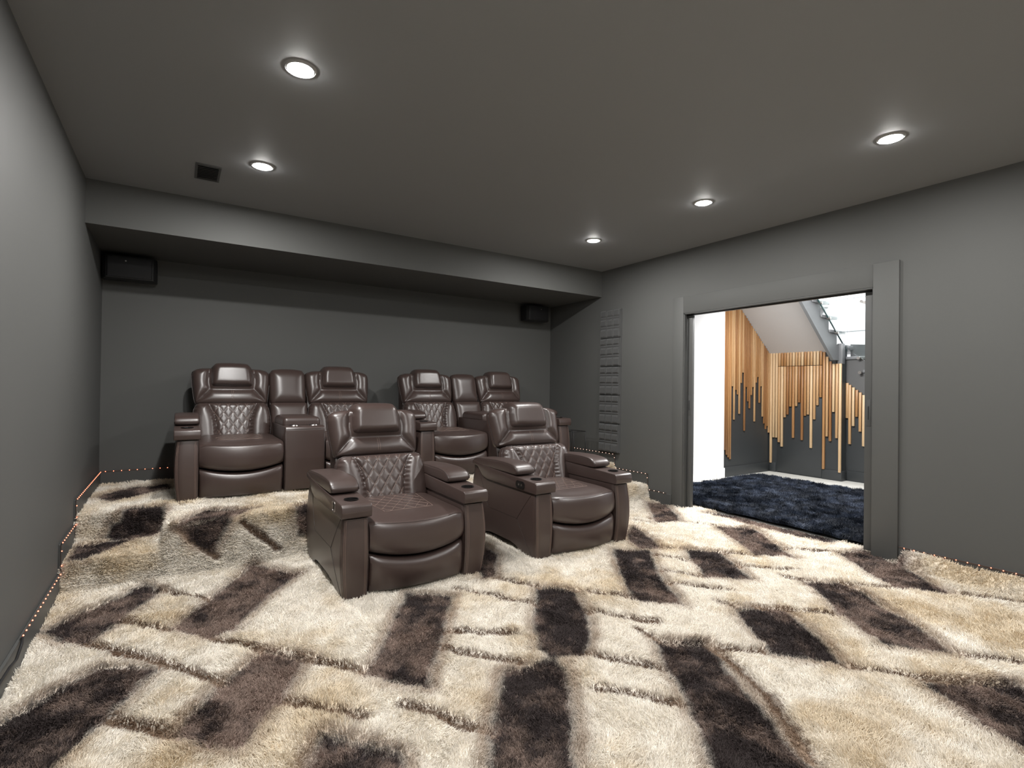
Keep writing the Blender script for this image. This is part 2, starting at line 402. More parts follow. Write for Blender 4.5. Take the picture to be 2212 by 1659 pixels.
def rrect(x0, x1, y0, y1, r, n=5):
    out = []
    for cx, cy, a in ((x1 - r, y0 + r, -90), (x1 - r, y1 - r, 0), (x0 + r, y1 - r, 90), (x0 + r, y0 + r, 180)):
        for k in range(n + 1):
            t = math.radians(a + 90 * k / n); out.append((cx + r * math.cos(t), cy + r * math.sin(t)))
    return out

# ---------------------------------------------------------------- recliner modules (front at y = 0, back towards +y)
def back_module(root, cx, s=1.0, ly=0.0):
    """upper back with head pillow, lumbar pad with diamond quilting; s scales the width"""
    half = [(0.0, 0.755), (0.29, 0.755), (0.325, 0.763), (0.340, 0.79), (0.354, 0.88), (0.364, 0.97), (0.368, 1.035), (0.360, 1.078), (0.33, 1.102), (0.27, 1.116), (0.0, 1.122)]
    out = [(x * s, z) for x, z in half] + [(-x * s, z) for x, z in half[::-1][1:-1]]
    sm = [[(0.205 * s, 1.125), (0.215 * s, 0.98), (0.205 * s, 0.905), (0.330 * s, 0.772)], [(-0.205 * s, 1.125), (-0.215 * s, 0.98), (-0.205 * s, 0.905), (-0.330 * s, 0.772)], [(-0.205 * s, 0.905), (0.205 * s, 0.905)]]
    place = lambda u, v, h: (cx + u, 0.865 + (v - 0.75) * 0.30 + 0.22 * u * u - h, v + h * 0.22)
    o, sf = pad('upper_back', out, place, H=0.020, R=0.05, seams=sm, Hs=0.058, Rs=0.075, thick=0.03, parent=root, nu=76, nv=56, smooth=2)
    stitch('stitching', sf, [[(0, 0.775), (0, 0.895)]], 0.0012, o, two=0.008)
    stitch('seam', sf, [L[2:] for L in sm[:2]], 0.0016, o, LEATHERD, lift=0.001)
    # piping round the outer edge
    edge = dense(out + [out[0]], 0.02)
    tubes('piping', [[place(u, v, 0.004) for u, v in edge[:-1]]], 0.0032, LEATHERD, o, closed=True)
    # head pillow
    w = 0.205 * s
    hp = [(0, 0.925), (w - 0.03, 0.928), (w - 0.006, 0.945), (w, 0.99), (w - 0.004, 1.06), (w - 0.016, 1.13), (w - 0.05, 1.168), (w - 0.09, 1.175), (0, 1.178)]
    hp = hp + [(-x, z) for x, z in hp[::-1][1:-1]]
    wr = lambda U, V, d: -0.0045 * (1 + np.cos(V * 210 + 6 * np.sin(V * 37))) * np.exp(-((np.abs(U) - (w - 0.014)) / 0.014) ** 2) - 0.003 * (1 + np.cos(U * 170)) * np.exp(-((V - 0.94) / 0.010) ** 2) * 0.3
    pp = lambda u, v, h: (cx + u, 0.860 + (v - 0.75) * 0.30 + 0.12 * u * u - h, v + h * 0.15)
    o, sf = pad('head_pillow', hp, pp, H=0.115, R=0.068, thick=0.06, parent=root, nu=60, nv=50, smooth=3, extra=wr)
    # lumbar pad
    hf = [(0, 0.40), (0.33, 0.40), (0.352, 0.46), (0.362, 0.55), (0.36, 0.64), (0.345, 0.72), (0.322, 0.765), (0.29, 0.778), (0, 0.780)]
    lp = [(x * s, z) for x, z in hf] + [(-x * s, z) for x, z in hf[::-1][1:-1]]
    c = [(0.235, 0.785), (0.205, 0.735), (0.178, 0.67), (0.160, 0.60), (0.152, 0.52), (0.150, 0.395)]
    s1 = [(x * s, z) for x, z in c]; s2 = [(-x * s, z) for x, z in s1]
    def inner(V): return np.interp(V, [q[1] for q in c[::-1]], [q[0] * s for q in c[::-1]])
    def lines_d(U, V):
        a = 0.084 * s; b = 0.122
        p = (U / a + (V - 0.44) / b); q = (U / a - (V - 0.44) / b)
        k = 1 / math.hypot(1 / a, 1 / b)
        return np.minimum(np.abs(p - np.round(p)), np.abs(q - np.round(q))) * k
    def quilt(U, V, d):
        ins = (inner(V) - np.abs(U)) > 0
        ds = np.minimum(np.minimum(seg_dist(U, V, s1, False), seg_dist(U, V, s2, False)), d)
        side = 0.062 * prof(ds / 0.085)
        ctr = 0.024 * prof(ds / 0.05) + 0.0075 * prof(np.minimum(lines_d(U, V), ds) / 0.022)
        wr = -0.004 * (1 + np.cos(V * 190)) * np.exp(-((ds - 0.012) / 0.012) ** 2)
        return np.where(ins, ctr, side + wr)
    pl = lambda u, v, h: (cx + u, 0.715 - ly + (v - 0.42) * 0.33 + 0.18 * u * u - h, v + h * 0.2)
    o, sf = pad('lumbar_pad', lp, pl, H=0.012, R=0.04, quilt=quilt, thick=0.05, parent=root, nu=110, nv=90, smooth=1)
    # stitched diamonds
    L = []
    a = 0.084 * s; b = 0.122
    for sg in (1, -1):
        for n in range(-8, 9):
            pts = []
            for z in np.arange(0.42, 0.775, 0.008):
                u = a * (n - sg * (z - 0.44) / b)
                if abs(u) < float(inner(z)) - 0.006: pts.append((u, float(z)))
                elif pts:
                    break
            if len(pts) > 2: L.append(pts)
    stitch('diamond_stitching', sf, L, 0.0015, o, lift=0.0008)
    edge = dense(lp + [lp[0]], 0.02)
    tubes('piping', [[pl(u, v, 0.002) for u, v in edge[:-1]]], 0.003, LEATHERD, o, closed=True)

def seat_module(root, cx, hw=0.33, quilt=True):
    # seat cushion as a swept profile
    nx = 50; us = np.linspace(-1, 1, nx)
    def yf(u): return -0.056 * (1 - u * u)
    def zt(u): return 0.462 - 0.016 * (1 - u * u)
    def zb(u): return 0.272 - 0.046 * (1 - u ** 2)
    def prof_seat(u):
        y0 = yf(u); t = zt(u); b = zb(u); e = (abs(u) ** 10)
        pts = [(0.76, 0.44), (0.70, 0.475), (0.60, 0.478), (0.45, 0.476), (0.30, 0.474), (0.20, 0.474), (0.12, 0.474), (0.06, t + 0.010), (0.025, t + 0.006), (0.008, t - 0.001), (-0.004, t - 0.010),
               (-0.012, t - 0.03), (-0.018, t - 0.06), (-0.022, t - 0.10), (-0.020, b + 0.055), (-0.012, b + 0.028), (0.004, b + 0.008), (0.03, b), (0.08, b), (0.76, b + 0.02)]
        out = []
        for k, (y, z) in enumerate(pts):
            wgt = np.interp(y, [-0.03, 0.10, 0.50], [1, 0.85, 0])
            yy = y + y0 * wgt + e * 0.012 * (1 if y < 0.1 else 0); zz = z - e * 0.012 * (1 if z > 0.40 else 0)
            out.append((yy, zz))
        return out
    V = []; Fs = []; P = [prof_seat(u) for u in us]; n = len(P[0])
    # refine the profiles
    def refine(p):
        p = np.array(p); t = np.arange(len(p)); tt = np.linspace(0, len(p) - 1, 90)
        q = np.stack([np.interp(tt, t, p[:, 0]), np.interp(tt, t, p[:, 1])], 1)
        for _ in range(4): q[1:-1] = (q[:-2] + 2 * q[1:-1] + q[2:]) / 4
        return q
    P = [refine(p) for p in P]; n = len(P[0])
    G = np.zeros((nx, n, 3))
    for i, u in enumerate(us):
        G[i, :, 0] = cx + u * hw; G[i, :, 1] = P[i][:, 0]; G[i, :, 2] = P[i][:, 1]
    # soft wrinkles near the front corners, quilting on the top
    top = (G[:, :, 2] > 0.46) & (G[:, :, 1] > 0.08)
    X = G[:, :, 0] - cx; Y = G[:, :, 1]
    G[:, :, 2] += np.where(top, 0.010 * (1 - (X / hw) ** 2) ** 0.5 * np.clip((Y - 0.08) / 0.15, 0, 1), 0)
    for i in range(nx):
        for j in range(n): V.append(tuple(G[i, j]))
    for i in range(nx - 1):
        for j in range(n - 1):
            a = i * n + j; Fs.append((a, a + 1, a + n + 1, a + n))
    Fs.append(tuple(range(n))[::-1]); Fs.append(tuple((nx - 1) * n + j for j in range(n)))
    for i in range(nx - 1): Fs.append((i * n, (i + 1) * n, (i + 1) * n + n - 1, i * n + n - 1))
    bm = bmesh.new(); vv = [bm.verts.new(q) for q in V]
    for q in Fs: bm.faces.new([vv[k] for k in q])
    seat = finish('seat_cushion', bm, LEATHER, root, angle=50)
    # seam just behind the front edge
    jj = int(np.argmin(np.abs(P[nx // 2][:, 0] - (yf(0) * 0.95 + 0.012)))) if True else 30
    js = 40
    def at(u, y):
        i = min(nx - 1, max(0, int(round((u + 1) / 2 * (nx - 1))))); p = G[i]; m_ = p[:, 2] > 0.40
        idx = np.where(m_)[0]; o = np.argsort(p[idx, 1]); q = p[idx][o]
        return (cx + u * hw, y, float(np.interp(y, q[:, 1], q[:, 2])) + 0.0006)
    tubes('seam', [[at(u, yf(u) * 0.97 + 0.004) for u in np.linspace(-0.985, 0.985, 60)]], 0.0016, LEATHERD, seat)
    if quilt:
        L = []
        for n_ in range(-4, 5):
            for sg in (1, -1):
                pts = []
                for y in np.arange(0.17, 0.60, 0.012):
                    u = 0.084 * (n_ + 0.5 - sg * (y - 0.17) / 0.13)
                    if abs(u) < 0.17 + 0.10 * (y - 0.17): pts.append(at(u / hw, y))
                    elif pts: break
                if len(pts) > 2: L.append(pts)
        L.append([at(u / hw, 0.165) for u in np.linspace(-0.17, 0.17, 20)])
        for sg in (1, -1): L.append([at(sg * (0.175 + 0.10 * (y - 0.17)) / hw, y) for y in np.arange(0.17, 0.6, 0.03)])
        tubes('diamond_stitching', L, 0.0013, STITCH, seat)
    # footrest panel below the seat
    V = []; Fs = []; m_ = 40
    for u in us:
        y0 = yf(u) * 0.85; b = zb(u) - 0.012; e = abs(u) ** 12
        p = [(0.25, b - 0.02), (0.05, b - 0.002), (0.018, b + 0.0), (-0.006, b - 0.010), (-0.018, b - 0.028), (-0.024, b - 0.055), (-0.022, b * 0.5), (-0.014, 0.07), (-0.004, 0.040), (0.006, 0.022), (0.03, 0.014), (0.25, 0.014)]
        p = np.array([(y + y0 * np.interp(y, [-0.03, 0.2], [1, 0]) + e * 0.02, z) for y, z in p]); t = np.arange(len(p)); tt = np.linspace(0, len(p) - 1, m_)
        q = np.stack([np.interp(tt, t, p[:, 0]), np.interp(tt, t, p[:, 1])], 1)
        for _ in range(3): q[1:-1] = (q[:-2] + 2 * q[1:-1] + q[2:]) / 4
        V += [(cx + u * hw * 0.985, a_, b_) for a_, b_ in q]
    for i in range(nx - 1):
        for j in range(m_ - 1):
            a = i * m_ + j; Fs.append((a, a + 1, a + m_ + 1, a + m_))
        Fs.append((i * m_, (i + 1) * m_, (i + 1) * m_ + m_ - 1, i * m_ + m_ - 1))
    Fs.append(tuple(range(m_))[::-1]); Fs.append(tuple((nx - 1) * m_ + j for j in range(m_)))
    bm = bmesh.new(); vv = [bm.verts.new(q) for q in V]
    for q in Fs: bm.faces.new([vv[k] for k in q])
    finish('footrest_panel', bm, LEATHER, root, angle=50)

def arm_module(root, xi, xo, ctrl=None):
    """xi inner face, xo outer face (xo > xi: right-hand arm)"""
    sg = 1 if xo > xi else -1; w = abs(xo - xi)
    # body: loft of cross-sections along y
    ys = [0.0, 0.01, 0.04, 0.12, 0.20, 0.26, 0.34, 0.50, 0.66, 0.74, 0.80, 0.90, 0.97, 0.985]
    zb = [0.004, 0.0, 0.0, 0.0, 0.004, 0.045, 0.060, 0.062, 0.060, 0.045, 0.010, 0.0, 0.0, 0.004]
    zt = [0.500, 0.505, 0.507, 0.507, 0.507, 0.507, 0.507, 0.507, 0.510, 0.520, 0.555, 0.60, 0.605, 0.600]
    nz = 26; rows = []
    for k, y in enumerate(ys):
        edge = 0.010 if k in (0, len(ys) - 1) else 0.0
        row = []
        for j in range(nz):
            t = j / (nz - 1); z = zb[k] + (zt[k] - zb[k]) * t
            bulge = 0.024 * math.sin(math.pi * min(1, max(0, z / 0.56))) ** 0.8 - 0.012
            fy = -0.022 * math.sin(math.pi * z / 0.52) if y < 0.05 else 0
            row.append(Vector((xi + sg * (w - 0.014 + bulge - edge), y + 0.012 + fy * (1 if k == 0 else 0.6), z)))
        for j in range(nz):
            t = 1 - j / (nz - 1); z = zb[k] + (zt[k] - zb[k]) * t
            fy = -0.022 * math.sin(math.pi * z / 0.52) if y < 0.05 else 0
            row.append(Vector((xi + sg * edge, y + 0.012 + fy * (1 if k == 0 else 0.6), z)))
        rows.append(row)
    bm = bmesh.new(); R_ = [[bm.verts.new(p) for p in r] for r in rows]; n = 2 * nz
    for a, b in zip(R_[:-1], R_[1:]):
        for j in range(n): bm.faces.new([a[j], a[(j + 1) % n], b[(j + 1) % n], b[j]])
    bm.faces.new(R_[0]); bm.faces.new(R_[-1][::-1])
    body = finish('arm_side', bm, LEATHER, root, angle=40)
    # seam lines on the outer side
    def so(y, z): return (xi + sg * (w - 0.014 + 0.024 * math.sin(math.pi * min(1, max(0, z / 0.56))) ** 0.8 - 0.012 + 0.0006), y, z)
    tubes('side_seam', [[so(*q) for q in dense([(0.06, 0.49), (0.24, 0.27), (0.06, 0.015)])], [so(*q) for q in dense([(0.24, 0.27), (0.69, 0.275), (0.86, 0.53)])]], 0.0016, LEATHERD, body)
    # front pilaster panel, slightly proud, with twin stitch lines
    V = []; Fs = []; nu, nv = 14, 30
    for j in range(nv):
        z = 0.006 + (0.498 - 0.006) * j / (nv - 1)
        for i in range(nu):
            t = i / (nu - 1); wz = w - 0.020 + 0.024 * math.sin(math.pi * min(1, z / 0.56)) ** 0.8 - 0.010
            x = xi + sg * (0.004 + (wz - 0.004) * t)
            y = 0.010 - 0.024 * math.sin(math.pi * z / 0.52) - 0.014 * (1 - (2 * t - 1) ** 4)
            V.append((x, y, z))
    o = len(V); V += [(x, 0.05, z) for x, y, z in V]
    for j in range(nv - 1):
        for i in range(nu - 1):
            a = j * nu + i; Fs.append((a, a + 1, a + nu + 1, a + nu))
    ring = [i for i in range(nu)] + [j * nu + nu - 1 for j in range(1, nv)] + [(nv - 1) * nu + i for i in range(nu - 2, -1, -1)] + [j * nu for j in range(nv - 2, 0, -1)]
    for k in range(len(ring)):
        a = ring[k]; b = ring[(k + 1) % len(ring)]; Fs.append((b, a, o + a, o + b))
    Fs.append(tuple(o + k for k in ring)[::-1])
    bm = bmesh.new(); vv = [bm.verts.new(q) for q in V]
    for q in Fs: bm.faces.new([vv[k] for k in q])
    bmesh.ops.recalc_face_normals(bm, faces=bm.faces)
    for v_ in [v_ for v_ in bm.verts if not v_.link_faces]: bm.verts.remove(v_)
    fp = finish('front_panel', bm, LEATHER, root, angle=50)
    def fs(t, z):
        wz = w - 0.020 + 0.024 * math.sin(math.pi * min(1, z / 0.56)) ** 0.8 - 0.010
        return (xi + sg * (0.004 + (wz - 0.004) * t), 0.010 - 0.024 * math.sin(math.pi * z / 0.52) - 0.014 * (1 - (2 * t - 1) ** 4) - 0.0006, z)
    tubes('stitching', [[fs(t, z) for z in np.linspace(0.012, 0.492, 30)] for t in (0.10, 0.155, 0.90, 0.95)], 0.0011, STITCH, fp)
    # rail with the cup holder block at its front
    xa, xb = (xi - sg * 0.012, xo + sg * 0.004)
    poly = [(-0.028, 0.512), (-0.034, 0.545), (-0.028, 0.580), (-0.012, 0.592), (0.10, 0.597), (0.26, 0.604), (0.60, 0.618), (0.80, 0.632), (0.93, 0.655), (0.975, 0.650), (0.975, 0.618), (0.88, 0.607), (0.84, 0.575), (0.79, 0.535), (0.72, 0.515), (0.60, 0.510), (0.30, 0.508), (0.0, 0.506), (-0.018, 0.506)]
    x0, x1 = min(xa, xb), max(xa, xb)
    rail = prism('arm_rail', poly, x0, x1, 0, LEATHER, root, bev=0.006, seg=3)
    ccx = (xa + xb) / 2; ccy = 0.105
    cut = bmesh.new(); cyl_geo(cut, (ccx, ccy, 0.60), 0.041, 0.11, 40); cme = bpy.data.meshes.new('c'); cut.to_mesh(cme); cut.free(); co = bpy.data.objects.new('c', cme); COL.objects.link(co); co.parent = root
    md = rail.modifiers.new('b', 'BOOLEAN'); md.object = co; md.operation = 'DIFFERENCE'; md.solver = 'EXACT'
    bpy.context.view_layer.update(); dg = bpy.context.evaluated_depsgraph_get()
    nm = bpy.data.meshes.new_from_object(rail.evaluated_get(dg)); rail.modifiers.clear(); rail.data = nm; bpy.data.objects.remove(co)
    tubes('piping', [[(x0 + 0.004, y, z) for y, z in ((-0.024, 0.512), (-0.031, 0.545), (-0.024, 0.582))], [(x1 - 0.004, y, z) for y, z in ((-0.024, 0.512), (-0.031, 0.545), (-0.024, 0.582))]], 0.0024, LEATHERD, rail)
    # cup: open metal cup with a rim
    bm = bmesh.new(); seg = 40
    rings = [(0.046, 0.5985), (0.046, 0.6025), (0.0405, 0.6025), (0.0395, 0.598), (0.0385, 0.552), (0.0, 0.552)]
    vr = []
    for r_, z in rings:
        vr.append([bm.verts.new((ccx + r_ * math.cos(2 * math.pi * k / seg), ccy + r_ * math.sin(2 * math.pi * k / seg), z)) for k in range(seg)] if r_ > 0 else None)
    for a, b in zip(vr[:-2], vr[1:-1]):
        for k in range(seg): bm.faces.new([a[k], a[(k + 1) % seg], b[(k + 1) % seg], b[k]])
    bm.faces.new(vr[-2])
    finish('cup_holder', bm, CUPIN, rail, angle=30)
    # arm pad: puffy bar with rounded front
    padpoly = [(0.25, 0.608), (0.235, 0.628), (0.238, 0.652), (0.258, 0.676), (0.31, 0.694), (0.42, 0.704), (0.62, 0.702), (0.88, 0.684), (0.955, 0.668), (0.965, 0.64), (0.95, 0.630), (0.60, 0.615)]
    xc = (xa + xb) / 2; hw_ = abs(xb - xa) / 2 - 0.002; V = []; Fs = []; K = 18; pp = np.array(padpoly); cy = pp[:, 0].mean(); cz = 0.648
    dn = []
    for a, b in zip(padpoly, padpoly[1:] + padpoly[:1]):
        nn = max(1, int(math.dist(a, b) / 0.03)); dn += [(a[0] + (b[0] - a[0]) * k / nn, a[1] + (b[1] - a[1]) * k / nn) for k in range(nn)]
    dn = np.array(dn)
    for _ in range(1): dn = (np.roll(dn, 1, 0) + 2 * dn + np.roll(dn, -1, 0)) / 4
    for i in range(K + 1):
        t = -1 + 2 * i / K; t = math.sin(t * math.pi / 2); sh = (1 - abs(t) ** 5) ** 0.2 if abs(t) < 1 else 0
        ins = 0.020 * (1 - sh)
        for y, z in dn:
            dy = np.clip((y - cy) / 0.36, -1, 1)
            V.append((xc + t * hw_, y - dy * ins * 0.9 * (1 if abs(dy) > 0.7 else 0), z + (cz - z) * min(0.55, ins / 0.045)))
    n = len(dn)
    for i in range(K):
        for j in range(n): Fs.append((i * n + j, i * n + (j + 1) % n, (i + 1) * n + (j + 1) % n, (i + 1) * n + j))
    Fs.append(tuple(range(n))[::-1]); Fs.append(tuple(K * n + j for j in range(n)))
    bm = bmesh.new(); vv = [bm.verts.new(q) for q in V]
    for q in Fs: bm.faces.new([vv[k] for k in q])
    ap = finish('arm_pad', bm, LEATHER, root, angle=55)
    for t in (-1, 1):
        tubes('piping', [[(xc + t * (hw_ - 0.003), y, z + (cz - z) * 0.15) for y, z in dn if z > 0.62]], 0.0022, LEATHERD, ap)
    if ctrl:
        xs = x0 if sg < 0 else x1
        if ctrl == 'square':
            q = rrect(0.125, 0.185, 0.524, 0.584, 0.014)
            tubes('control_frame', [[(xs + sg * 0.001, y, z) for y, z in q]], 0.004, CHROME, rail, closed=True)
            box('control_button', (xs - 0.003, 0.14, 0.537), (xs + 0.003, 0.17, 0.571), CUPIN, rail, bev=0.003)
        else:
            p_ = prism('control_panel', rrect(0.125, 0.245, 0.522, 0.578, 0.024), min(xs, xs + sg * 0.004) - 0.001, max(xs, xs + sg * 0.004), 0, CUPIN, rail)
            tubes('control_frame', [[(xs + sg * 0.004, y, z) for y, z in rrect(0.125, 0.245, 0.522, 0.578, 0.024)]], 0.0022, CUPM, p_, closed=True)
            for yy in (0.165, 0.205):
                bm = bmesh.new(); cyl_geo(bm, (xs + sg * 0.004, yy, 0.55), 0.009, 0.004, 20, 'X'); finish('control_button', bm, CHROME, p_)

SHELL = [(0.78, 0.06), (0.80, 0.40), (0.90, 0.76), (0.955, 0.95), (0.985, 1.05), (0.995, 1.075), (1.015, 1.085), (1.035, 1.07), (1.045, 1.00), (1.035, 0.70), (1.01, 0.40), (1.0, 0.06)]
def shell(root, x0, x1, bev=0.018):
    prism('back_shell', SHELL, x0, x1, 0, LEATHERD, root, bev=bev, seg=3)
def recliner(name, label, loc, ctrl, bx=0.0, bs=1.0):
    r = empty(name, loc); tag(r, label, 'recliner', 'single brown leather recliners')
    shell(r, bx - 0.325 * bs, bx + 0.325 * bs)
    back_module(r, bx, bs, 0.07)
    seat_module(r, 0)
    arm_module(r, -0.336, -0.508, ctrl); arm_module(r, 0.336, 0.508)
    box('base', (-0.335, 0.10, 0.02), (0.335, 0.80, 0.30), CUPIN, r)
    return r
recliner('recliner', 'single brown leather recliner at the front left, nearest the camera', (1.352, 3.165, 0.0), 'square')
recliner('recliner', 'single brown leather recliner at the front right, nearer the doorway', (2.800, 3.165, 0.0), 'oval', 0.045, 1.07)

def loveseat(loc, label):
    r = empty('loveseat', loc); tag(r, label, 'loveseat', 'brown leather loveseats on the platform')
    shell(r, -0.84, -0.19); shell(r, 0.19, 0.84); shell(r, -0.18, 0.18, 0.01)
    for c in (-0.505, 0.505):
        back_module(r, c * 1.035, 0.95); seat_module(r, c, 0.322)
        box('base', (c - 0.32, 0.10, 0.02), (c + 0.32, 0.80, 0.30), CUPIN, r)
    arm_module(r, -0.828, -1.0); arm_module(r, 0.828, 1.0)
    # middle back pads
    place = lambda u, v, h: (u, 0.870 + (v - 0.75) * 0.30 - h, v + h * 0.2)
    up = [(0, 0.760), (0.165, 0.762), (0.176, 0.80), (0.180, 1.0), (0.178, 1.08), (0.150, 1.118), (0.08, 1.130), (0, 1.132)]; up = up + [(-x, z) for x, z in up[::-1][1:-1]]
    wr = lambda U, V, d: -0.003 * (1 + np.cos(V * 160 + 3 * np.sin(V * 31))) * np.exp(-((np.abs(U) - 0.160) / 0.012) ** 2)
    o, sf = pad('middle_upper_pad', up, place, H=0.075, R=0.12, thick=0.04, parent=r, nu=44, nv=44, smooth=3, extra=wr)
    lo = rrect(-0.178, 0.178, 0.42, 0.778, 0.02); p2 = lambda u, v, h: (u, 0.72 + (v - 0.42) * 0.33 - h, v + h * 0.2)
    pad('middle_lower_pad', lo, p2, H=0.055, R=0.09, thick=0.05, parent=r, nu=40, nv=40, smooth=2)
    # console box with lid
    c = empty('console'); c.parent = r
    prism('console_body', [(0.0, 0.02), (-0.012, 0.10), (-0.016, 0.30), (-0.008, 0.56), (0.004, 0.585), (0.03, 0.592), (0.74, 0.592), (0.74, 0.02)], -0.172, 0.172, 0, LEATHER, c, bev=0.009)
    tubes('piping', [[(x, y - 0.002, z) for y, z in ((0.0, 0.03), (-0.012, 0.10), (-0.016, 0.30), (-0.008, 0.555))] for x in (-0.166, 0.166)], 0.0022, LEATHERD, c)
    tubes('top_seam', [[(x, -0.007, 0.565) for x in np.linspace(-0.165, 0.165, 8)]], 0.0018, LEATHERD, c)
    for x in (-0.085, 0.085):
        bm = bmesh.new(); bmesh.ops.create_cone(bm, cap_ends=False, segments=36, radius1=0.044, radius2=0.040, depth=0.008, matrix=Matrix.Translation((x, 0.075, 0.596)))
        q = finish('cup_holder', bm, CHROME, c)
        bm = bmesh.new(); cyl_geo(bm, (x, 0.075, 0.5935), 0.041, 0.003, 36); finish('cup_well', bm, CUPIN, q)
    lid = rrect(-0.166, 0.166, 0.145, 0.66, 0.03); ptop = lambda u, v, h: (u, v, 0.628 + h)
    pad('console_lid', lid, ptop, H=0.042, R=0.05, thick=0.034, parent=c, nu=36, nv=40, smooth=2)
    return r
loveseat((0.986, 4.935, H2), 'brown leather loveseat with console on the platform, at left against the back wall')
loveseat((3.10, 4.935, H2), 'brown leather loveseat with console on the platform, at right near the foam panels')
# ---------------------------------------------------------------- acoustic foam panels on the right wall
def foam_panel():
    W_ = 0.350; Hh = 0.362
    rows = [0.0, 0.095, 0.125, 0.205, 0.235, 0.262, 0.362]
    rows = [0.0, 0.100, 0.128, 0.152, 0.232, 0.260, 0.284, 0.362]
    # row layout bottom to top: puff, ridge, puff, ridge, puff
    rr = [0.0, 0.108, 0.128, 0.150, 0.236, 0.258, 0.278, 0.362]
    puffs = [(0.0, 0.112), (0.146, 0.240), (0.272, 0.362)]; ridges = [(0.118, 0.141), (0.246, 0.267)]
    def q(U, V, d):
        h = np.zeros_like(U)
        c = U + W_ / 2; col = np.minimum(np.abs((c / (W_ / 3)) - np.round(c / (W_ / 3))) * W_ / 3, 1)
        for a, b in puffs:
            m_ = (V > a) & (V < b); t = np.clip((V - a) / (b - a), 0, 1)
            dd = np.minimum(col * 1.2, np.minimum((V - a), b - V))
            h = np.where(m_, 0.001 + 0.034 * prof(np.clip(dd, 0, 1) / 0.026), h)
        for a, b in ridges:
            m_ = (V > a) & (V < b); dd = np.minimum(col * 2, np.minimum(V - a, b - V))
            h = np.where(m_, 0.001 + 0.027 * prof(np.clip(dd, 0, 1) / 0.012), h)
        return h
    out = rrect(-W_ / 2, W_ / 2, 0, Hh, 0.008, 2)
    return pad('p', out, lambda u, v, h: (-0.022 - h, u, v), H=0.0, R=0.01, quilt=q, thick=-0.0215, nu=64, nv=110, smooth=1, m=FOAM)
names = ['topmost of the five charcoal foam panels on the right wall', 'second foam panel from the top on the right wall', 'middle charcoal foam panel of the column on the right wall',
         'fourth foam panel from the top, second lowest on the right wall', 'lowest of the five charcoal foam panels, just above the LED strip']
fp, _ = foam_panel(); fp.name = 'foam_panel'
# flat backing rim behind the puffs
bm = bmesh.new(); bm.from_mesh(fp.data); bm_box(bm, (-0.022, -0.178, -0.004), (0.0, 0.178, 0.366), 0.003, 1); bm.to_mesh(fp.data); bm.free()
for k in range(5):
    o = fp if k == 0 else fp.copy()
    if k: COL.objects.link(o)
    o.location = (XR, 4.865 - 0.004 * (k % 2) + 0.003 * k, 1.985 - k * 0.371); o.rotation_euler = (0.0 + 0.006 * (-1) ** k, 0, 0)
    tag(o, names[k], 'acoustic panel', 'charcoal foam panels in a column')
# thin black wire table frame beside the right loveseat
wf = empty('side_table', (4.42, 5.25, H2)); tag(wf, 'thin black wire side table frame beside the right loveseat arm', 'side table')
tubes('top_rail', [[(-0.10, 0.14, 0.40), (0.10, 0.14, 0.40), (0.10, -0.14, 0.40), (-0.10, -0.14, 0.40)]], 0.005, BLACK, wf, closed=True)
for x, y in ((-0.10, 0.14), (0.10, 0.14), (0.10, -0.14), (-0.10, -0.14)):
    tubes('leg', [[(x, y, 0.40), (x, y, 0.0)]], 0.005, BLACK, wf)
tubes('foot_rail', [[(-0.10, 0.14, 0.006), (0.10, 0.14, 0.006), (0.10, -0.14, 0.006), (-0.10, -0.14, 0.006)]], 0.005, BLACK, wf, closed=True)

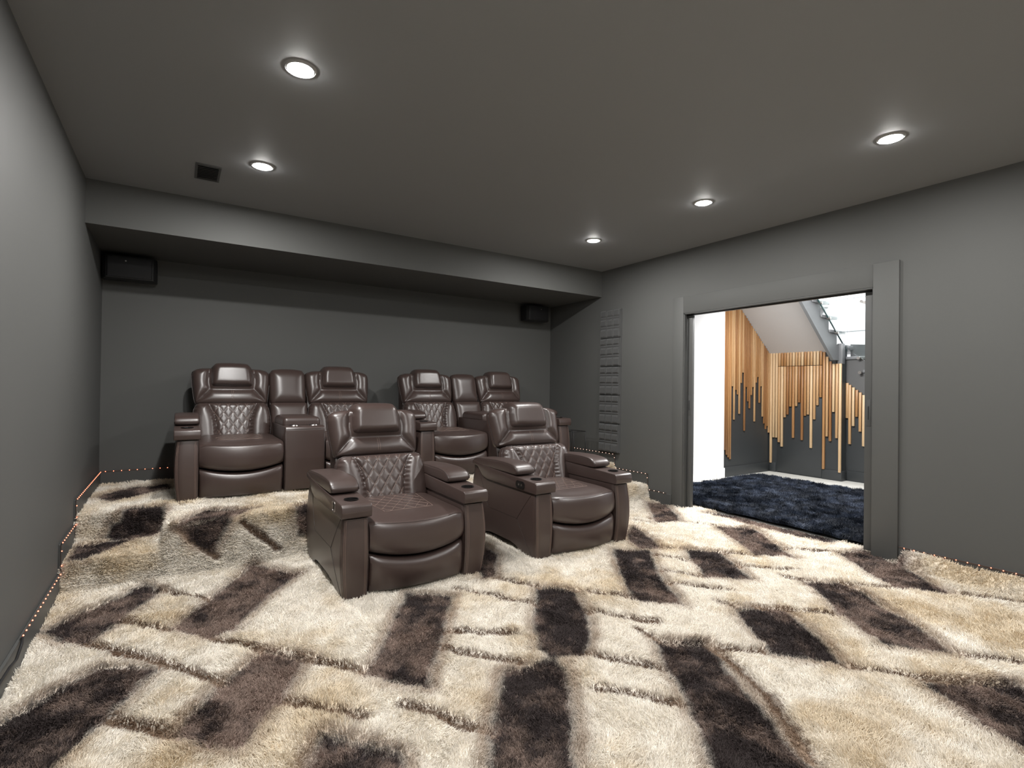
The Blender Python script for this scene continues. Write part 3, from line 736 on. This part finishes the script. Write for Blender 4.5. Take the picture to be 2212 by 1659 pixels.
# ---------------------------------------------------------------- carpet
BARS = [
 (0.25,[(-0.28, 3.03), (-0.05, 2.87), (-0.36, 2.28), (-0.60, 2.0), (-0.61, 2.68)]),
 (0.35,[(-0.59, 3.62), (-0.47, 3.41), (-0.36, 3.36), (-0.24, 3.56), (-0.07, 3.96), (-0.17, 4.13), (-0.34, 3.89), (-0.46, 3.78)]),
 (0.75,[(-0.01, 3.29), (0.14, 3.09), (0.27, 3.11), (0.47, 3.45), (0.73, 3.8), (0.49, 4.18)]),
 (0.9,[(0.01, 2.3), (0.06, 2.2), (0.2, 2.08), (0.4, 2.34), (0.54, 2.61), (0.39, 2.8), (0.18, 2.57)]),
 (0.7,[(1.26, 3.09), (1.48, 2.9), (1.23, 2.51), (1.05, 2.25), (0.94, 2.06), (0.75, 2.31), (0.99, 2.68)]),
 (0.25,[(2.02, 2.72), (2.2, 2.59), (2.06, 2.29), (1.87, 2.04), (1.72, 1.93), (1.55, 1.97), (1.55, 2.08), (1.71, 2.33)]),
 (0.15,[(1.29, 1.99), (1.56, 1.98), (1.54, 1.84), (1.33, 1.55), (1.11, 1.26), (0.87, 1.42), (1.13, 1.8)]),
 (0.35,[(3.01, 3.04), (3.28, 2.88), (2.93, 2.5), (2.61, 2.02), (2.43, 2.26), (2.66, 2.59)]),
 (0.15,[(2.13, 1.83), (2.35, 1.67), (2.19, 1.42), (1.96, 1.06), (1.81, 0.79), (1.5, 0.99), (1.82, 1.37), (1.97, 1.6)]),
 (0.15,[(2.86, 1.84), (3.09, 1.67), (2.95, 1.45), (2.72, 1.16), (2.67, 1.25), (2.54, 1.42), (2.69, 1.66)]),
 (0.6,[(3.66, 1.86), (3.84, 1.68), (3.76, 1.49), (3.58, 1.24), (3.32, 0.93), (3.11, 1.16), (3.31, 1.43), (3.51, 1.65)]),
 (0.3,[(3.56, 2.76), (3.74, 2.55), (3.37, 2.04), (3.16, 2.27)]),
 (0.55,[(4.39, 3.07), (4.65, 2.82), (4.1, 2.12), (3.93, 2.37)]),
 (0.7,[(4.52, 2.02), (4.86, 1.94), (4.61, 1.6), (4.3, 1.22), (4.09, 1.45)]),
 (0.25,[(2.86, 0.92), (3.23, 0.68), (3.18, 0.61), (2.8, 0.3), (2.6, 0.40), (2.78, 0.79)]),
 (0.8,[(4.76, 3.47), (5.0, 3.26), (4.98, 2.2), (4.74, 2.19)]),
 (0.55,[(4.61, 4.12), (4.76, 3.95), (4.25, 3.33), (4.02, 3.46)]),
 (0.6,[(3.52, 3.37), (3.69, 3.43), (3.59, 3.2), (3.38, 2.86), (3.23, 2.95), (3.3, 3.13)]),
 (0.5,[(2.18, 3.73), (2.13, 3.41), (1.88, 3.04), (1.78, 3.04), (1.88, 3.32)]),
 (0.5,[(0.48, 2.01), (0.6, 1.87), (0.69, 1.73), (0.60, 1.36), (0.24, 1.55)]),
 (0.3,[(-0.58, 5.85), (-0.43, 5.6), (-0.02, 5.98), (-0.05, 6.28), (-0.32, 6.25)]),
 (0.3,[(-0.40, 4.83), (-0.30, 5.28), (-0.09, 5.25), (-0.06, 5.02), (-0.13, 4.81)]),
 (0.5,[(0.01, 4.58), (0.19, 4.89), (0.55, 4.8), (0.35, 4.60)]),
 (0.5,[(0.8, 4.67), (1.05, 4.82), (0.94, 4.34), (0.8, 4.39)]),
 (0.35,[(-0.58, 4.46), (-0.57, 4.8), (-0.22, 4.81), (-0.34, 4.64), (-0.49, 4.44)]),
 (0.25,[(0.03, 4.57), (0.35, 4.62), (0.3, 4.52), (0.23, 4.34), (0.13, 4.42)]),
 (0.35,[(-0.43, 4.90), (-0.39, 5.05), (-0.08, 5.1), (-0.1, 4.95), (-0.15, 4.90)]),
 (0.3,[(0.6, 0.5), (0.95, 0.2), (0.5, -0.6), (0.1, -0.3)]), (0.3,[(1.9, 0.1), (2.2, -0.1), (1.7, -0.9), (1.4, -0.6)]), (0.3,[(3.9, 0.3), (4.2, 0.1), (3.6, -0.7), (3.3, -0.4)]),
]
LINES = [
 [(-0.43, 3.41), (-0.01, 2.89), (0.19, 2.57)], [(-0.23, 3.56), (-0.01, 3.29)], [(0.14, 3.1), (0.38, 2.79), (0.57, 2.59), (0.75, 2.35)], [(-0.09, 3.96), (0.18, 3.63)],
 [(0.38, 2.33), (0.52, 2.17), (0.64, 2.02)], [(-0.21, 2.55), (0.01, 2.29)], [(0.81, 2.0), (0.93, 1.82), (1.04, 1.67)], [(1.14, 2.36), (1.27, 2.19), (1.4, 2.03)],
 [(1.55, 2.99), (1.72, 2.75), (1.85, 2.52)], [(1.87, 2.99), (2.04, 2.74)], [(2.19, 2.6), (2.47, 2.27)], [(2.06, 2.29), (2.31, 1.97)],
 [(2.16, 1.97), (2.14, 1.82)], [(1.71, 1.94), (1.95, 1.62)], [(1.57, 1.68), (1.7, 1.55), (1.8, 1.38)], [(3.36, 2.99), (3.54, 2.74)], [(3.22, 2.76), (3.33, 2.57)],
 [(3.73, 2.55), (3.89, 2.34)], [(2.84, 2.33), (3.09, 2.0)], [(2.97, 2.51), (3.16, 2.28)], [(3.56, 2.27), (3.83, 2.01)], [(4.17, 2.42), (4.57, 2.04)], [(3.64, 1.98), (3.67, 1.85)],
 [(3.84, 1.68), (4.09, 1.44)], [(4.31, 1.23), (4.59, 0.8)], [(2.85, 1.96), (2.87, 1.84)], [(2.98, 1.79), (3.33, 1.44)], [(2.16, 1.92), (2.14, 1.82), (2.51, 1.45)],
 [(2.72, 1.17), (2.93, 0.92), (3.19, 0.68)], [(3.32, 0.93), (3.57, 0.61)], [(4.09, 3.6), (4.42, 3.07)], [(3.82, 3.77), (3.94, 3.51)], [(2.34, 1.66), (2.27, 1.44), (2.17, 1.24), (1.93, 0.94)],
 [(0.02, 4.57), (0.25, 4.3)], [(0.42, 4.56), (0.53, 4.43), (0.65, 4.3)], [(1.23, 2.51), (1.54, 2.28)],
]
def inside(px, py, poly):
    c = np.zeros(px.shape, bool); n = len(poly)
    for i in range(n):
        ax, ay = poly[i]; bx, by = poly[(i + 1) % n]
        m_ = ((ay > py) != (by > py)); xx = (bx - ax) * (py - ay) / (by - ay + 1e-12) + ax
        c ^= m_ & (px < xx)
    return c
def sstep(a, b, x):
    t = np.clip((x - a) / (b - a), 0, 1); return t * t * (3 - 2 * t)
def base_h(X, Y):
    """height of the underlay: floor, side steps, platform"""
    nook = 1 - sstep(NL - 0.02, NL + 0.02, X) * (1 - sstep(NR - 0.02, NR + 0.02, X))
    r1 = sstep(Y1 - 0.035, Y1 + 0.035, Y); r2 = sstep(Y2 - 0.06, Y2 + 0.02, Y)
    h = nook * (H1 * r1 + (H2 - H1) * r2) + (1 - nook) * H2 * sstep(Y1 - 0.055, Y1 + 0.045, Y)
    # rug edge rolled up against the right wall
    h = h + 0.095 * sstep(4.56, 4.70, X) * (1 - sstep(1.640, 1.665, Y)) * (0.85 + 0.3 * vnoise(Y * 7, X * 0, 5))
    return h
def Y_(S): return S
def pattern(X, S):
    """returns colour (n,3) and pile height factor"""
    wx = (fbm(X * 9, S * 9, 3) - 0.5) * 0.034 + (vnoise(X * 60, S * 60, 9) - 0.5) * 0.016
    wy = (fbm(X * 9 + 40, S * 9, 4) - 0.5) * 0.034 + (vnoise(X * 60 + 9, S * 60, 12) - 0.5) * 0.016
    x = X + wx; y = S + wy
    n1 = fbm(X * 3.2, S * 3.2, 11); n2 = fbm(X * 11, S * 11, 21, 2); n3 = vnoise(X * 70, S * 70, 31)
    cream = np.array([0.84, 0.79, 0.71]); tan = np.array([0.65, 0.535, 0.37])
    k = np.clip((n1 - 0.50) * 2.8 + (n2 - 0.5) * 0.9 + 0.6 * (1 - sstep(0.9, 1.8, S)) * sstep(1.4, 2.4, X) + 0.4 * sstep(4.55, 4.65, X) * (1 - sstep(1.6, 1.7, Y_(S))) + 0.35 * sstep(4.25, 4.35, S), 0, 1)[:, None]
    col = cream * (1 - k * 0.75) + tan * (k * 0.75)
    hgt = 0.85 + 0.3 * n2
    # carved lines
    dl = np.full(X.shape, 9.0)
    for L in LINES: dl = np.minimum(dl, seg_dist(x, y, L, False))
    m_ = np.exp(-(dl / 0.030) ** 4)[:, None]
    col = col * (1 - m_ * 0.95) + np.array([0.125, 0.068, 0.036]) * m_ * 0.95
    hgt = hgt * (1 - 0.62 * np.exp(-(dl / 0.034) ** 4))
    sd_all = np.full(X.shape, 9.0); tone = np.zeros(X.shape)
    for t, poly in BARS:
        bx = [p[0] for p in poly]; by = [p[1] for p in poly]
        sel = (x > min(bx) - .15) & (x < max(bx) + .15) & (y > min(by) - .15) & (y < max(by) + .15)
        if not sel.any(): continue
        xs, ys_ = x[sel], y[sel]
        d = seg_dist(xs, ys_, poly); d = np.where(inside(xs, ys_, poly), -d, d)
        cur = sd_all[sel]; tt = tone[sel]; b = d < cur
        cur[b] = d[b]; tt[b] = t; sd_all[sel] = cur; tone[sel] = tt
    m_ = sstep(0.028, -0.022, sd_all) if False else 1 - sstep(-0.022, 0.030, sd_all)
    dark = np.array([0.038, 0.028, 0.027]); mid = np.array([0.24, 0.175, 0.145])
    mt = np.clip(tone * 1.1 - 0.18 + (fbm(X * 8, S * 8, 44) - 0.5) * 2.6 + (n3 - 0.5) * 0.7, 0, 1)[:, None]
    bc = dark * (1 - mt) + mid * mt
    fringe = (np.exp(-((sd_all - 0.028) / 0.032) ** 2) * (0.25 + 0.75 * fbm(X * 4, S * 4, 55)))[:, None] * 0.9
    col = col * (1 - fringe) + np.array([0.34, 0.25, 0.18]) * fringe
    col = col * (1 - m_[:, None]) + bc * m_[:, None]
    hgt = hgt * (1 - 0.30 * m_) * (1 - 0.35 * np.exp(-((sd_all - 0.005) / 0.018) ** 2))
    return np.clip(col, 0.01, 1), hgt
def lump(X, S):
    return (fbm(X * 6, S * 6, 71, 2) - 0.5) * 0.022 + (vnoise(X * 24, S * 24, 72) - 0.5) * 0.010
PILE = 0.030
def surface(X, Y):
    h = base_h(X, Y); S = Y + h; c, ht = pattern(X, S)
    return h - 0.030 + lump(X, S) + 0.018 * ht, c, ht
def grid_mesh(name, xs, ys, fn, m, parent=None):
    Xg, Yg = np.meshgrid(xs, ys); X = Xg.ravel(); Y = Yg.ravel(); z, c, _ = fn(X, Y)
    nx, ny = len(xs), len(ys); me = bpy.data.meshes.new(name)
    co = np.stack([X, Y, z], 1).astype(np.float32)
    a = (np.arange(ny - 1)[:, None] * nx + np.arange(nx - 1)[None, :]).ravel()
    F = np.stack([a, a + 1, a + nx + 1, a + nx], 1).astype(np.int32)
    me.vertices.add(len(co)); me.vertices.foreach_set('co', co.ravel())
    me.loops.add(F.size); me.loops.foreach_set('vertex_index', F.ravel())
    me.polygons.add(len(F)); me.polygons.foreach_set('loop_start', np.arange(0, F.size, 4, dtype=np.int32))
    me.update(calc_edges=True)
    at = me.attributes.new('pile_colour', 'FLOAT_COLOR', 'POINT')
    at.data.foreach_set('color', np.concatenate([c, np.ones((len(c), 1))], 1).astype(np.float32).ravel())
    return link(name, me, m, parent, smooth=True)
def steps_axis(a, b, st, fine):
    out = list(np.arange(a, b, st)) + [b]
    for lo, hi, s in fine: out += list(np.arange(lo, hi, s))
    return np.unique(np.round(out, 4))
carpet = grid_mesh('shaggy_carpet', steps_axis(XL + 0.002, XR - 0.002, 0.02, [(NL - 0.04, NL + 0.05, 0.005), (NR - 0.04, NR + 0.05, 0.005), (4.55, 4.72, 0.01)]),
                   np.concatenate([steps_axis(YS, 0.3, 0.06, []), steps_axis(0.32, YB - 0.002, 0.02, [(Y1 - 0.07, Y1 + 0.07, 0.004), (Y2 - 0.07, Y2 + 0.03, 0.004), (1.63, 1.68, 0.005)])]), surface, CARPET)
tag(carpet, 'cream shaggy carpet with dark brown bars, covering floor, steps and platform', 'carpet')
thr = grid_mesh('threshold_piece', steps_axis(XR - 0.004, XO + 0.02, 0.01, []), steps_axis(DY0 + 0.014, DY1 - 0.014, 0.02, []), surface, CARPET, carpet)

rng = np.random.default_rng(7)
def hair(name, P, N, C, HT, m, parent, length, r0, seed=1, kind='stuff', far=0.0):
    """strands: each a 4-point curve with its own colour, leaning and clumping"""
    n = len(P); rg = np.random.default_rng(seed); refn = C if callable(C) else None
    X, Y = P[:, 0], P[:, 1]; S = Y + P[:, 2]
    ang = fbm(X * 2.6, S * 2.6, 91, 2) * 9.0 + fbm(X * 14, S * 14, 92, 2) * 5.0 + rg.normal(0, 0.7, n)
    lean = 0.25 + 0.65 * vnoise(X * 18, S * 18, 93) + rg.normal(0, 0.22, n)
    D = np.stack([np.cos(ang), np.sin(ang), np.zeros(n)], 1)
    D -= N * np.sum(D * N, 1)[:, None]
    # clump towards cell centres
    cs = 0.028; cx = (np.floor(X / cs) + 0.2 + 0.6 * rg.random(n) * 0 + 0.3) * cs; cy = (np.floor(S / cs) + 0.5) * cs
    pull = np.stack([cx - X, cy - S, np.zeros(n)], 1) * 0.22
    L = (length * HT * (0.75 + 0.5 * rg.random(n)))[:, None]
    lean = lean[:, None]
    pts = np.zeros((n, 4, 3), np.float32)
    for k, t in enumerate((0.0, 0.38, 0.72, 1.0)):
        b = t ** 1.7
        pts[:, k] = P + N * L * (t - 0.42 * lean * b) + D * L * lean * b * 0.85 + pull * b
    J = rg.normal(0, 0.0016, (n, 2, 3)); pts[:, 2] += J[:, 0]; pts[:, 3] += J[:, 1] * 1.6
    cu = bpy.data.hair_curves.new(name); cu.add_curves([4] * n)
    cu.attributes['position'].data.foreach_set('vector', pts.ravel()) if 'position' in cu.attributes else cu.position_data.foreach_set('vector', pts.ravel())
    dist = np.hypot(X, Y); sc = 1 + far * np.clip((dist - 2.0) / 3.0, 0, 1.5)
    rad = (r0 * sc[:, None] * np.array([1.0, 0.95, 0.7, 0.18])[None, :]).astype(np.float32)
    ra = cu.attributes.get('radius') or cu.attributes.new('radius', 'FLOAT', 'POINT'); ra.data.foreach_set('value', rad.ravel())
    if refn is not None:
        q = (pts[:, 2] * 0.4 + pts[:, 3] * 0.6).astype(float); C, _ = refn(q[:, 0], P[:, 1] + P[:, 2] + (q[:, 1] - P[:, 1]))
    v = (0.84 + 0.30 * rg.random(n))[:, None]; Cc = np.clip(C * v, 0, 1)
    ca = cu.attributes.new('pile_colour', 'FLOAT_COLOR', 'CURVE'); ca.data.foreach_set('color', np.concatenate([Cc, np.ones((n, 1))], 1).astype(np.float32).ravel())
    cu.materials.append(m)
    o = bpy.data.objects.new(name, cu); COL.objects.link(o)
    if parent is not None: o.parent = parent
    o['kind'] = kind
    return o
def scatter(n, x0, x1, y0, y1, near, power, fn, keep=None, seed=3):
    rg = np.random.default_rng(seed); X = rg.uniform(x0, x1, n); Y = rg.uniform(y0, y1, n)
    d = np.hypot(X, Y); p = np.clip((near / d) ** power, 0, 1); k = rg.random(n) < p
    if keep is not None: k &= keep(X, Y)
    X = X[k]; Y = Y[k]
    z, c, ht = fn(X, Y)
    e = 0.006; zx = (fn(X + e, Y)[0] - fn(X - e, Y)[0]) / (2 * e); zy = (fn(X, Y + e)[0] - fn(X, Y - e)[0]) / (2 * e)
    zx = np.clip(zx, -8, 8); zy = np.clip(zy, -8, 8)
    N = np.stack([-zx, -zy, np.ones_like(zx)], 1); N /= np.linalg.norm(N, axis=1)[:, None]
    return np.stack([X, Y, z], 1), N, c, ht
def keep_carpet(X, Y):
    # not under the furniture
    k = ~((X > 0.9) & (X < 1.8) & (Y > 3.35) & (Y < 4.1)) & ~((X > 2.35) & (X < 3.28) & (Y > 3.35) & (Y < 4.1)) & ~((X > 0.05) & (X < 4.05) & (Y > 5.1)) & ~((X < XL + 0.012) | (X > XR - 0.012) & ((Y < DY0) | (Y > DY1)))
    return k
DENS = 1.0
P, N, Cc, HT = scatter(int(1150000 * DENS), XL + 0.005, XO + 0.015, 0.25, YB - 0.01, 2.4, 1.1, surface, lambda X, Y: keep_carpet(X, Y) & ((X < XR - 0.012) | ((Y > DY0 + 0.03) & (Y < DY1 - 0.03))))
# extra strands on the risers
rg = np.random.default_rng(5); nr = 140000
Xr = rg.uniform(XL + 0.01, XR - 0.01, nr); Yr = np.where((Xr < NL) | (Xr > NR), np.where(rg.random(nr) < 0.5, rg.uniform(Y1 - 0.03, Y1 + 0.03, nr), rg.uniform(Y2 - 0.055, Y2 + 0.02, nr)), rg.uniform(Y1 - 0.05, Y1 + 0.04, nr))
kk = keep_carpet(Xr, Yr); Xr = Xr[kk]; Yr = Yr[kk]
z, c_, ht = surface(Xr, Yr); e = 0.004
zx = np.clip((surface(Xr + e, Yr)[0] - surface(Xr - e, Yr)[0]) / (2 * e), -8, 8); zy = np.clip((surface(Xr, Yr + e)[0] - surface(Xr, Yr - e)[0]) / (2 * e), -8, 8)
Nr = np.stack([-zx, -zy, np.ones_like(zx)], 1); Nr /= np.linalg.norm(Nr, axis=1)[:, None]
P = np.concatenate([P, np.stack([Xr, Yr, z], 1)]); N = np.concatenate([N, Nr]); Cc = np.concatenate([Cc, c_]); HT = np.concatenate([HT, ht])
hair('pile', P, N, lambda x, s: pattern(x, np.where(np.abs(N[:, 2]) < 0.6, P[:, 1] + P[:, 2], s)), HT, CARPET, carpet, 0.032, 0.0011, 1, far=0.9)
print('strands', len(P))

# ---------------------------------------------------------------- stair hall beyond the doorway
struct(box('floor_hall', (XO + 0.04, -0.5, -0.3), (10.5, 7.5, -0.0), TILE)).location.z = -0.012
struct(box('wall_hall_left', (6.80, 4.72, -0.012), (6.955, 7.5, 3.4), WHITE))           # white wall end beside the slats
struct(box('wall_hall_stair', (6.955, 4.76, -0.012), (8.27, 4.90, 3.4), CHAR))
struct(boxes('wall_hall_back', [((8.25, 3.66, -0.012), (8.42, 4.76, 1.95))], CHAR))
struct(box('wall_hall_recess', (8.405, 1.0, -0.012), (8.52, 3.67, 1.50), CHAR))
struct(box('wall_hall_far', (10.2, -0.5, 0), (10.35, 7.5, 5.2), WHITE))
struct(box('wall_hall_north', (4.9, 7.5, 0), (10.35, 7.65, 5.2), WHITE))
struct(box('wall_hall_stairwell', (6.955, 4.765, 2.9), (10.2, 4.90, 5.2), WHITE))
struct(box('wall_hall_south', (4.9, -0.65, 0), (10.35, -0.5, 5.2), WHITE))
struct(boxes('ceiling_hall', [((XO, -0.5, 2.90), (6.95, 7.5, 3.0))], WHITE))
struct(box('ceiling_stairwell', (6.95, -0.5, 5.0), (10.35, 7.65, 5.1), WHITE))
struct(box('wall_hall_upper', (6.85, -0.5, 3.0), (6.95, 7.5, 5.2), WHITE))
struct(box('baseboard_hall_white', (6.785, 4.705, -0.012), (6.965, 4.72, 0.14), WHITE, bev=0.003))
struct(box('baseboard_hall_left', (6.965, 4.745, -0.012), (8.25, 4.76, 0.14), CHAR, bev=0.003))
struct(boxes('baseboard_hall_back', [((8.235, 4.64, -0.012), (8.25, 4.745, 0.14)), ((8.235, 3.646, -0.012), (8.25, 3.92, 0.14)), ((8.25, 3.646, -0.012), (8.39, 3.66, 0.14)), ((8.39, 1.0, -0.012), (8.405, 3.646, 0.14))], CHAR, bev=0.003))
# hidden door in the slatted wall
hd = box('door_3', (8.243, 3.93, 0.004), (8.2495, 4.625, 1.715), CHAR, bev=0.002); hd['kind'] = 'structure'

def soffit_z(x):      # underside of the upper flight
    return 1.955 + (8.20 - x) * (2.572 - 1.954) / (8.122 - 7.364)
# slats
srng = np.random.default_rng(42)
def slat_panel(name, label, items, place):
    r = empty(name, place(0, 0, 0, 0)[0] if False else (0, 0, 0)); tag(r, label, 'slat panel', 'oak slat panels under the stairs')
    return r
LW = [(6.967, 0.429), (7.012, 0.407), (7.058, 0.331), (7.104, 0.289), (7.150, 0.257), (7.196, 1.382), (7.242, 0.864), (7.288, 1.326), (7.334, 1.255), (7.380, 0.952), (7.426, 1.437), (7.472, 1.60), (7.518, 0.683), (7.564, 1.372), (7.610, 1.147), (7.656, 1.035), (7.702, 1.247), (7.748, 1.374), (7.794, 0.821), (7.840, 1.449), (7.886, 1.539), (7.932, 1.122), (7.978, 1.391), (8.024, 0.896), (8.070, 0.781), (8.116, 0.689), (8.162, 0.736), (8.205, 0.627)]
BW = [(4.722, 0.132), (4.677, 0.554), (4.630, 0.554), (4.584, 0.483), (4.538, 0.415), (4.492, 0.894), (4.447, 0.941), (4.401, 1.071), (4.355, 0.573), (4.310, 1.08), (4.264, 1.14), (4.218, 0.55), (4.172, 0.935), (4.126, 0.957), (4.080, 0.441), (4.034, 0.886), (3.988, 1.106), (3.943, 1.229), (3.897, 0.14), (3.851, 0.639), (3.805, 0.573), (3.760, 1.013), (3.714, 0.626), (3.670, 0.118)]
RW = [(3.640, 0.925), (3.604, 0.54), (3.558, 0.812), (3.512, 0.951), (3.466, 0.737), (3.420, 0.525), (3.374, 0.865), (3.328, 0.60), (3.282, 0.95)]
p1_ = empty('slat_panel', (7.6, 4.745, 0)); tag(p1_, 'honey oak slats of uneven length on the left wall under the stairs', 'slat panel', 'oak slat panels under the stairs')
for x, z in LW:
    box('slat', (x - 0.0165 - 7.6, -0.006, z), (x + 0.0165 - 7.6, 0.012, soffit_z(x) - 0.004), WOODS[int(srng.choice([0, 1, 1, 2, 0]))], p1_, bev=0.0015, seg=1)
p2_ = empty('slat_panel', (8.25, 4.2, 0)); tag(p2_, 'pale oak slats of uneven length facing the doorway under the stairs', 'slat panel', 'oak slat panels under the stairs')
for y, z in BW:
    mm = WOODS[int(srng.choice([0, 0, 3, 1, 2]))]
    door = 3.93 < y < 4.625
    z1 = 1.953
    if y < 3.92: z1 = max(1.70, min(1.953, 1.953 - (3.92 - y) * 1.55)) if y > 3.76 else 1.735
    if y < 3.69: mm = WOODS[3]
    if door:
        box('slat', (-0.030, y - 4.2 - 0.0165, 1.722), (-0.0005, y - 4.2 + 0.0165, z1), WOODS[int(srng.choice([0, 0, 3, 1]))], p2_, bev=0.0015, seg=1); z1 = 1.715
    box('slat', (-0.034 if door else -0.030, y - 4.2 - 0.0165, z), (-0.007 if door else -0.0005, y - 4.2 + 0.0165, z1), mm, p2_, bev=0.0015, seg=1)
p3_ = empty('slat_panel', (8.405, 3.4, 0)); tag(p3_, 'short oak slats below the lower stair flight, beside the right door jamb', 'slat panel', 'oak slat panels under the stairs')
for y, z in RW:
    box('slat', (-0.030, y - 3.4 - 0.0165, z), (-0.0005, y - 3.4 + 0.0165, 1.466 - (3.66 - y) * 0.80), WOODS[int(srng.choice([0, 0, 3, 1, 2]))], p3_, bev=0.0015, seg=1)

# staircase: one thing with soffit, stringers, treads
st = empty('staircase', (8.3, 4.2, 0)); tag(st, 'grey staircase with white underside above the oak slats', 'staircase')
def sp(o): o.parent = st; o.location = (-8.3, -4.2, 0); return o
sx = lambda x, dz=0: soffit_z(x) + dz
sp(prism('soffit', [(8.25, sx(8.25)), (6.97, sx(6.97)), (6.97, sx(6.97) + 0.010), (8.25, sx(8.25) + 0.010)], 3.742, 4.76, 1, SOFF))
zt0 = 2.02
def strz(x): return 1.785 + (8.15 - x) * 0.815        # lower edge of the outer stringer
k_ = (2.553 - 1.788) / (8.10 - 7.2)
lowz = lambda x: 1.785 + (8.09 - x) * k_
top = []
N_T = 5
TX = [8.175 - 0.245 * k for k in range(N_T)]; TZ = [2.215 + 0.197 * k for k in range(N_T)]
poly = [(8.255, 1.785), (8.09, 1.785), (6.965, lowz(6.965)), (6.965, TZ[-1] - 0.03)]
for k in range(N_T - 1, -1, -1):
    poly += [(TX[k] - 0.235, TZ[k] - 0.03), (TX[k] + 0.01, TZ[k] - 0.03)] if k < N_T - 1 else [(TX[k], TZ[k] - 0.03)]
    poly += [(TX[k] + 0.01, TZ[k] - 0.20)] if k > 0 else [(TX[k] + 0.01, 2.02)]
poly += [(8.255, 2.02)]
sp(prism('stringer', poly, 3.700, 3.742, 1, STRG))
for k in range(N_T):
    t = sp(box('tread', (TX[k] - 0.225, 3.680, TZ[k] - 0.032), (TX[k] + 0.21, 4.76, TZ[k] + 0.010), STRG, bev=0.004))
    if k < N_T - 1: sp(box('riser', (TX[k] - 0.012, 3.742, TZ[k] - 0.20), (TX[k] + 0.004, 4.76, TZ[k] - 0.032), STRG))
sp(box('corner_post', (8.245, 3.648, 1.735), (8.32, 3.72, 2.035), STRG, bev=0.003))
sp(box('landing', (8.255, 3.66, 1.955), (9.60, 4.76, 2.02), STRG, bev=0.003))
sp(prism('landing_skirt', [(3.70, 1.60), (3.70, 2.045), (2.9, 1.98), (2.9, 1.2)], 8.62, 8.66, 0, STRG))
# lower flight runs down towards the viewer's right
sp(prism('lower_stringer', [(3.66, 1.466), (3.66, 1.80), (3.41, 1.80), (3.41, 1.60), (3.16, 1.60), (3.16, 1.40), (2.91, 1.40), (2.91, 1.20), (2.66, 1.20), (2.66, 0.665)], 8.40, 8.44, 0, mat('dark_stair_paint', (0.085, 0.085, 0.085), 0.45)))
for k in range(5):
    sp(box('tread', (8.375, 3.405 - 0.25 * k, 1.800 - 0.2 * k), (9.60, 3.68 - 0.25 * k, 1.842 - 0.2 * k), STRG, bev=0.004))
    sp(box('riser', (8.44, 3.405 - 0.25 * k, 1.60 - 0.2 * k), (9.60, 3.42 - 0.25 * k, 1.80 - 0.2 * k), STRG))
# glass balustrade with metal standoffs
gl = empty('glass_balustrade', (7.9, 3.665, 2.3)); tag(gl, 'clear glass stair balustrade with dark lower edge and metal fixings', 'balustrade')
gx = [(8.42, 1.93), (8.42, 3.2), (7.0, 4.4), (7.0, 3.05)]
g = prism('glass_panel', [(x - 7.9, z - 2.3) for x, z in gx], -0.006, 0.006, 1, GLASS, gl)
tubes('lower_edge', [[(8.42 - 7.9, 0, 1.93 - 2.3), (7.0 - 7.9, 0, 3.05 - 2.3)]], 0.011, GLEDGE, gl)
def fixing(x, y, z, par, ax='Y'):
    bm = bmesh.new(); cyl_geo(bm, (x, y, z), 0.022, 0.045, 20, ax); return finish('glass_fixing', bm, CHROME, par)
for x, z in ((7.62, 2.575), (7.86, 2.378), (8.10, 2.182), (7.38, 2.77)): fixing(x - 7.9, -0.004, z - 2.3, gl)
gl2 = empty('glass_balustrade', (8.365, 3.2, 1.9)); tag(gl2, 'clear glass balustrade of the lower stair flight at right', 'balustrade')
prism('glass_panel', [(3.60 - 3.2, 0.02), (3.60 - 3.2, 1.1), (2.5 - 3.2, 0.3), (2.5 - 3.2, -0.78)], -0.006, 0.006, 0, GLASS, gl2)
for y, z in ((3.475, 1.815), (3.455, 1.60), (3.40, 2.62), (3.44, 2.64)): fixing(-0.012, y - 3.2, z - 1.9, gl2, 'X')
# joints of the white wall panels above the stairs
struct(boxes('trim_7', [((10.192, 2.5, z - 0.004), (10.2, 6.5, z + 0.004)) for z in (2.10, 2.42, 3.02)] + [((10.192, y - 0.004, 1.5), (10.2, y + 0.004, 4.8)) for y in (3.95, 4.47, 5.2)], mat('joint_grey', (0.50, 0.52, 0.52), 0.5)))

# navy shag rug
def rug_fn(X, Y):
    lum = (fbm(X * 7, Y * 7, 201, 3) - 0.5) * 0.05
    n = fbm(X * 9, Y * 14, 207, 3); k = np.clip((n - 0.42) * 3.0, 0, 1)[:, None]
    c = np.array([0.004, 0.007, 0.014]) * (1 - k) + np.array([0.036, 0.047, 0.074]) * k
    return 0.012 + lum * 0.6 + 0.014, c, 0.8 + 0.5 * vnoise(X * 20, Y * 20, 209)
RUGM = attr_mat('navy_pile', 0.6)
rug = grid_mesh('shag_rug', steps_axis(4.925, 7.38, 0.03, []), steps_axis(0.6, 4.43, 0.03, []), lambda X, Y: rug_fn(X, Y), RUGM)
tag(rug, 'dark navy shaggy rug on the white floor beyond the doorway', 'rug')
P, N, Cc, HT = scatter(240000, 4.925, 7.39, 1.6, 4.44, 5.5, 0.8, rug_fn, None, 8)
hair('pile', P, N, Cc, HT, RUGM, rug, 0.048, 0.0022, 2)
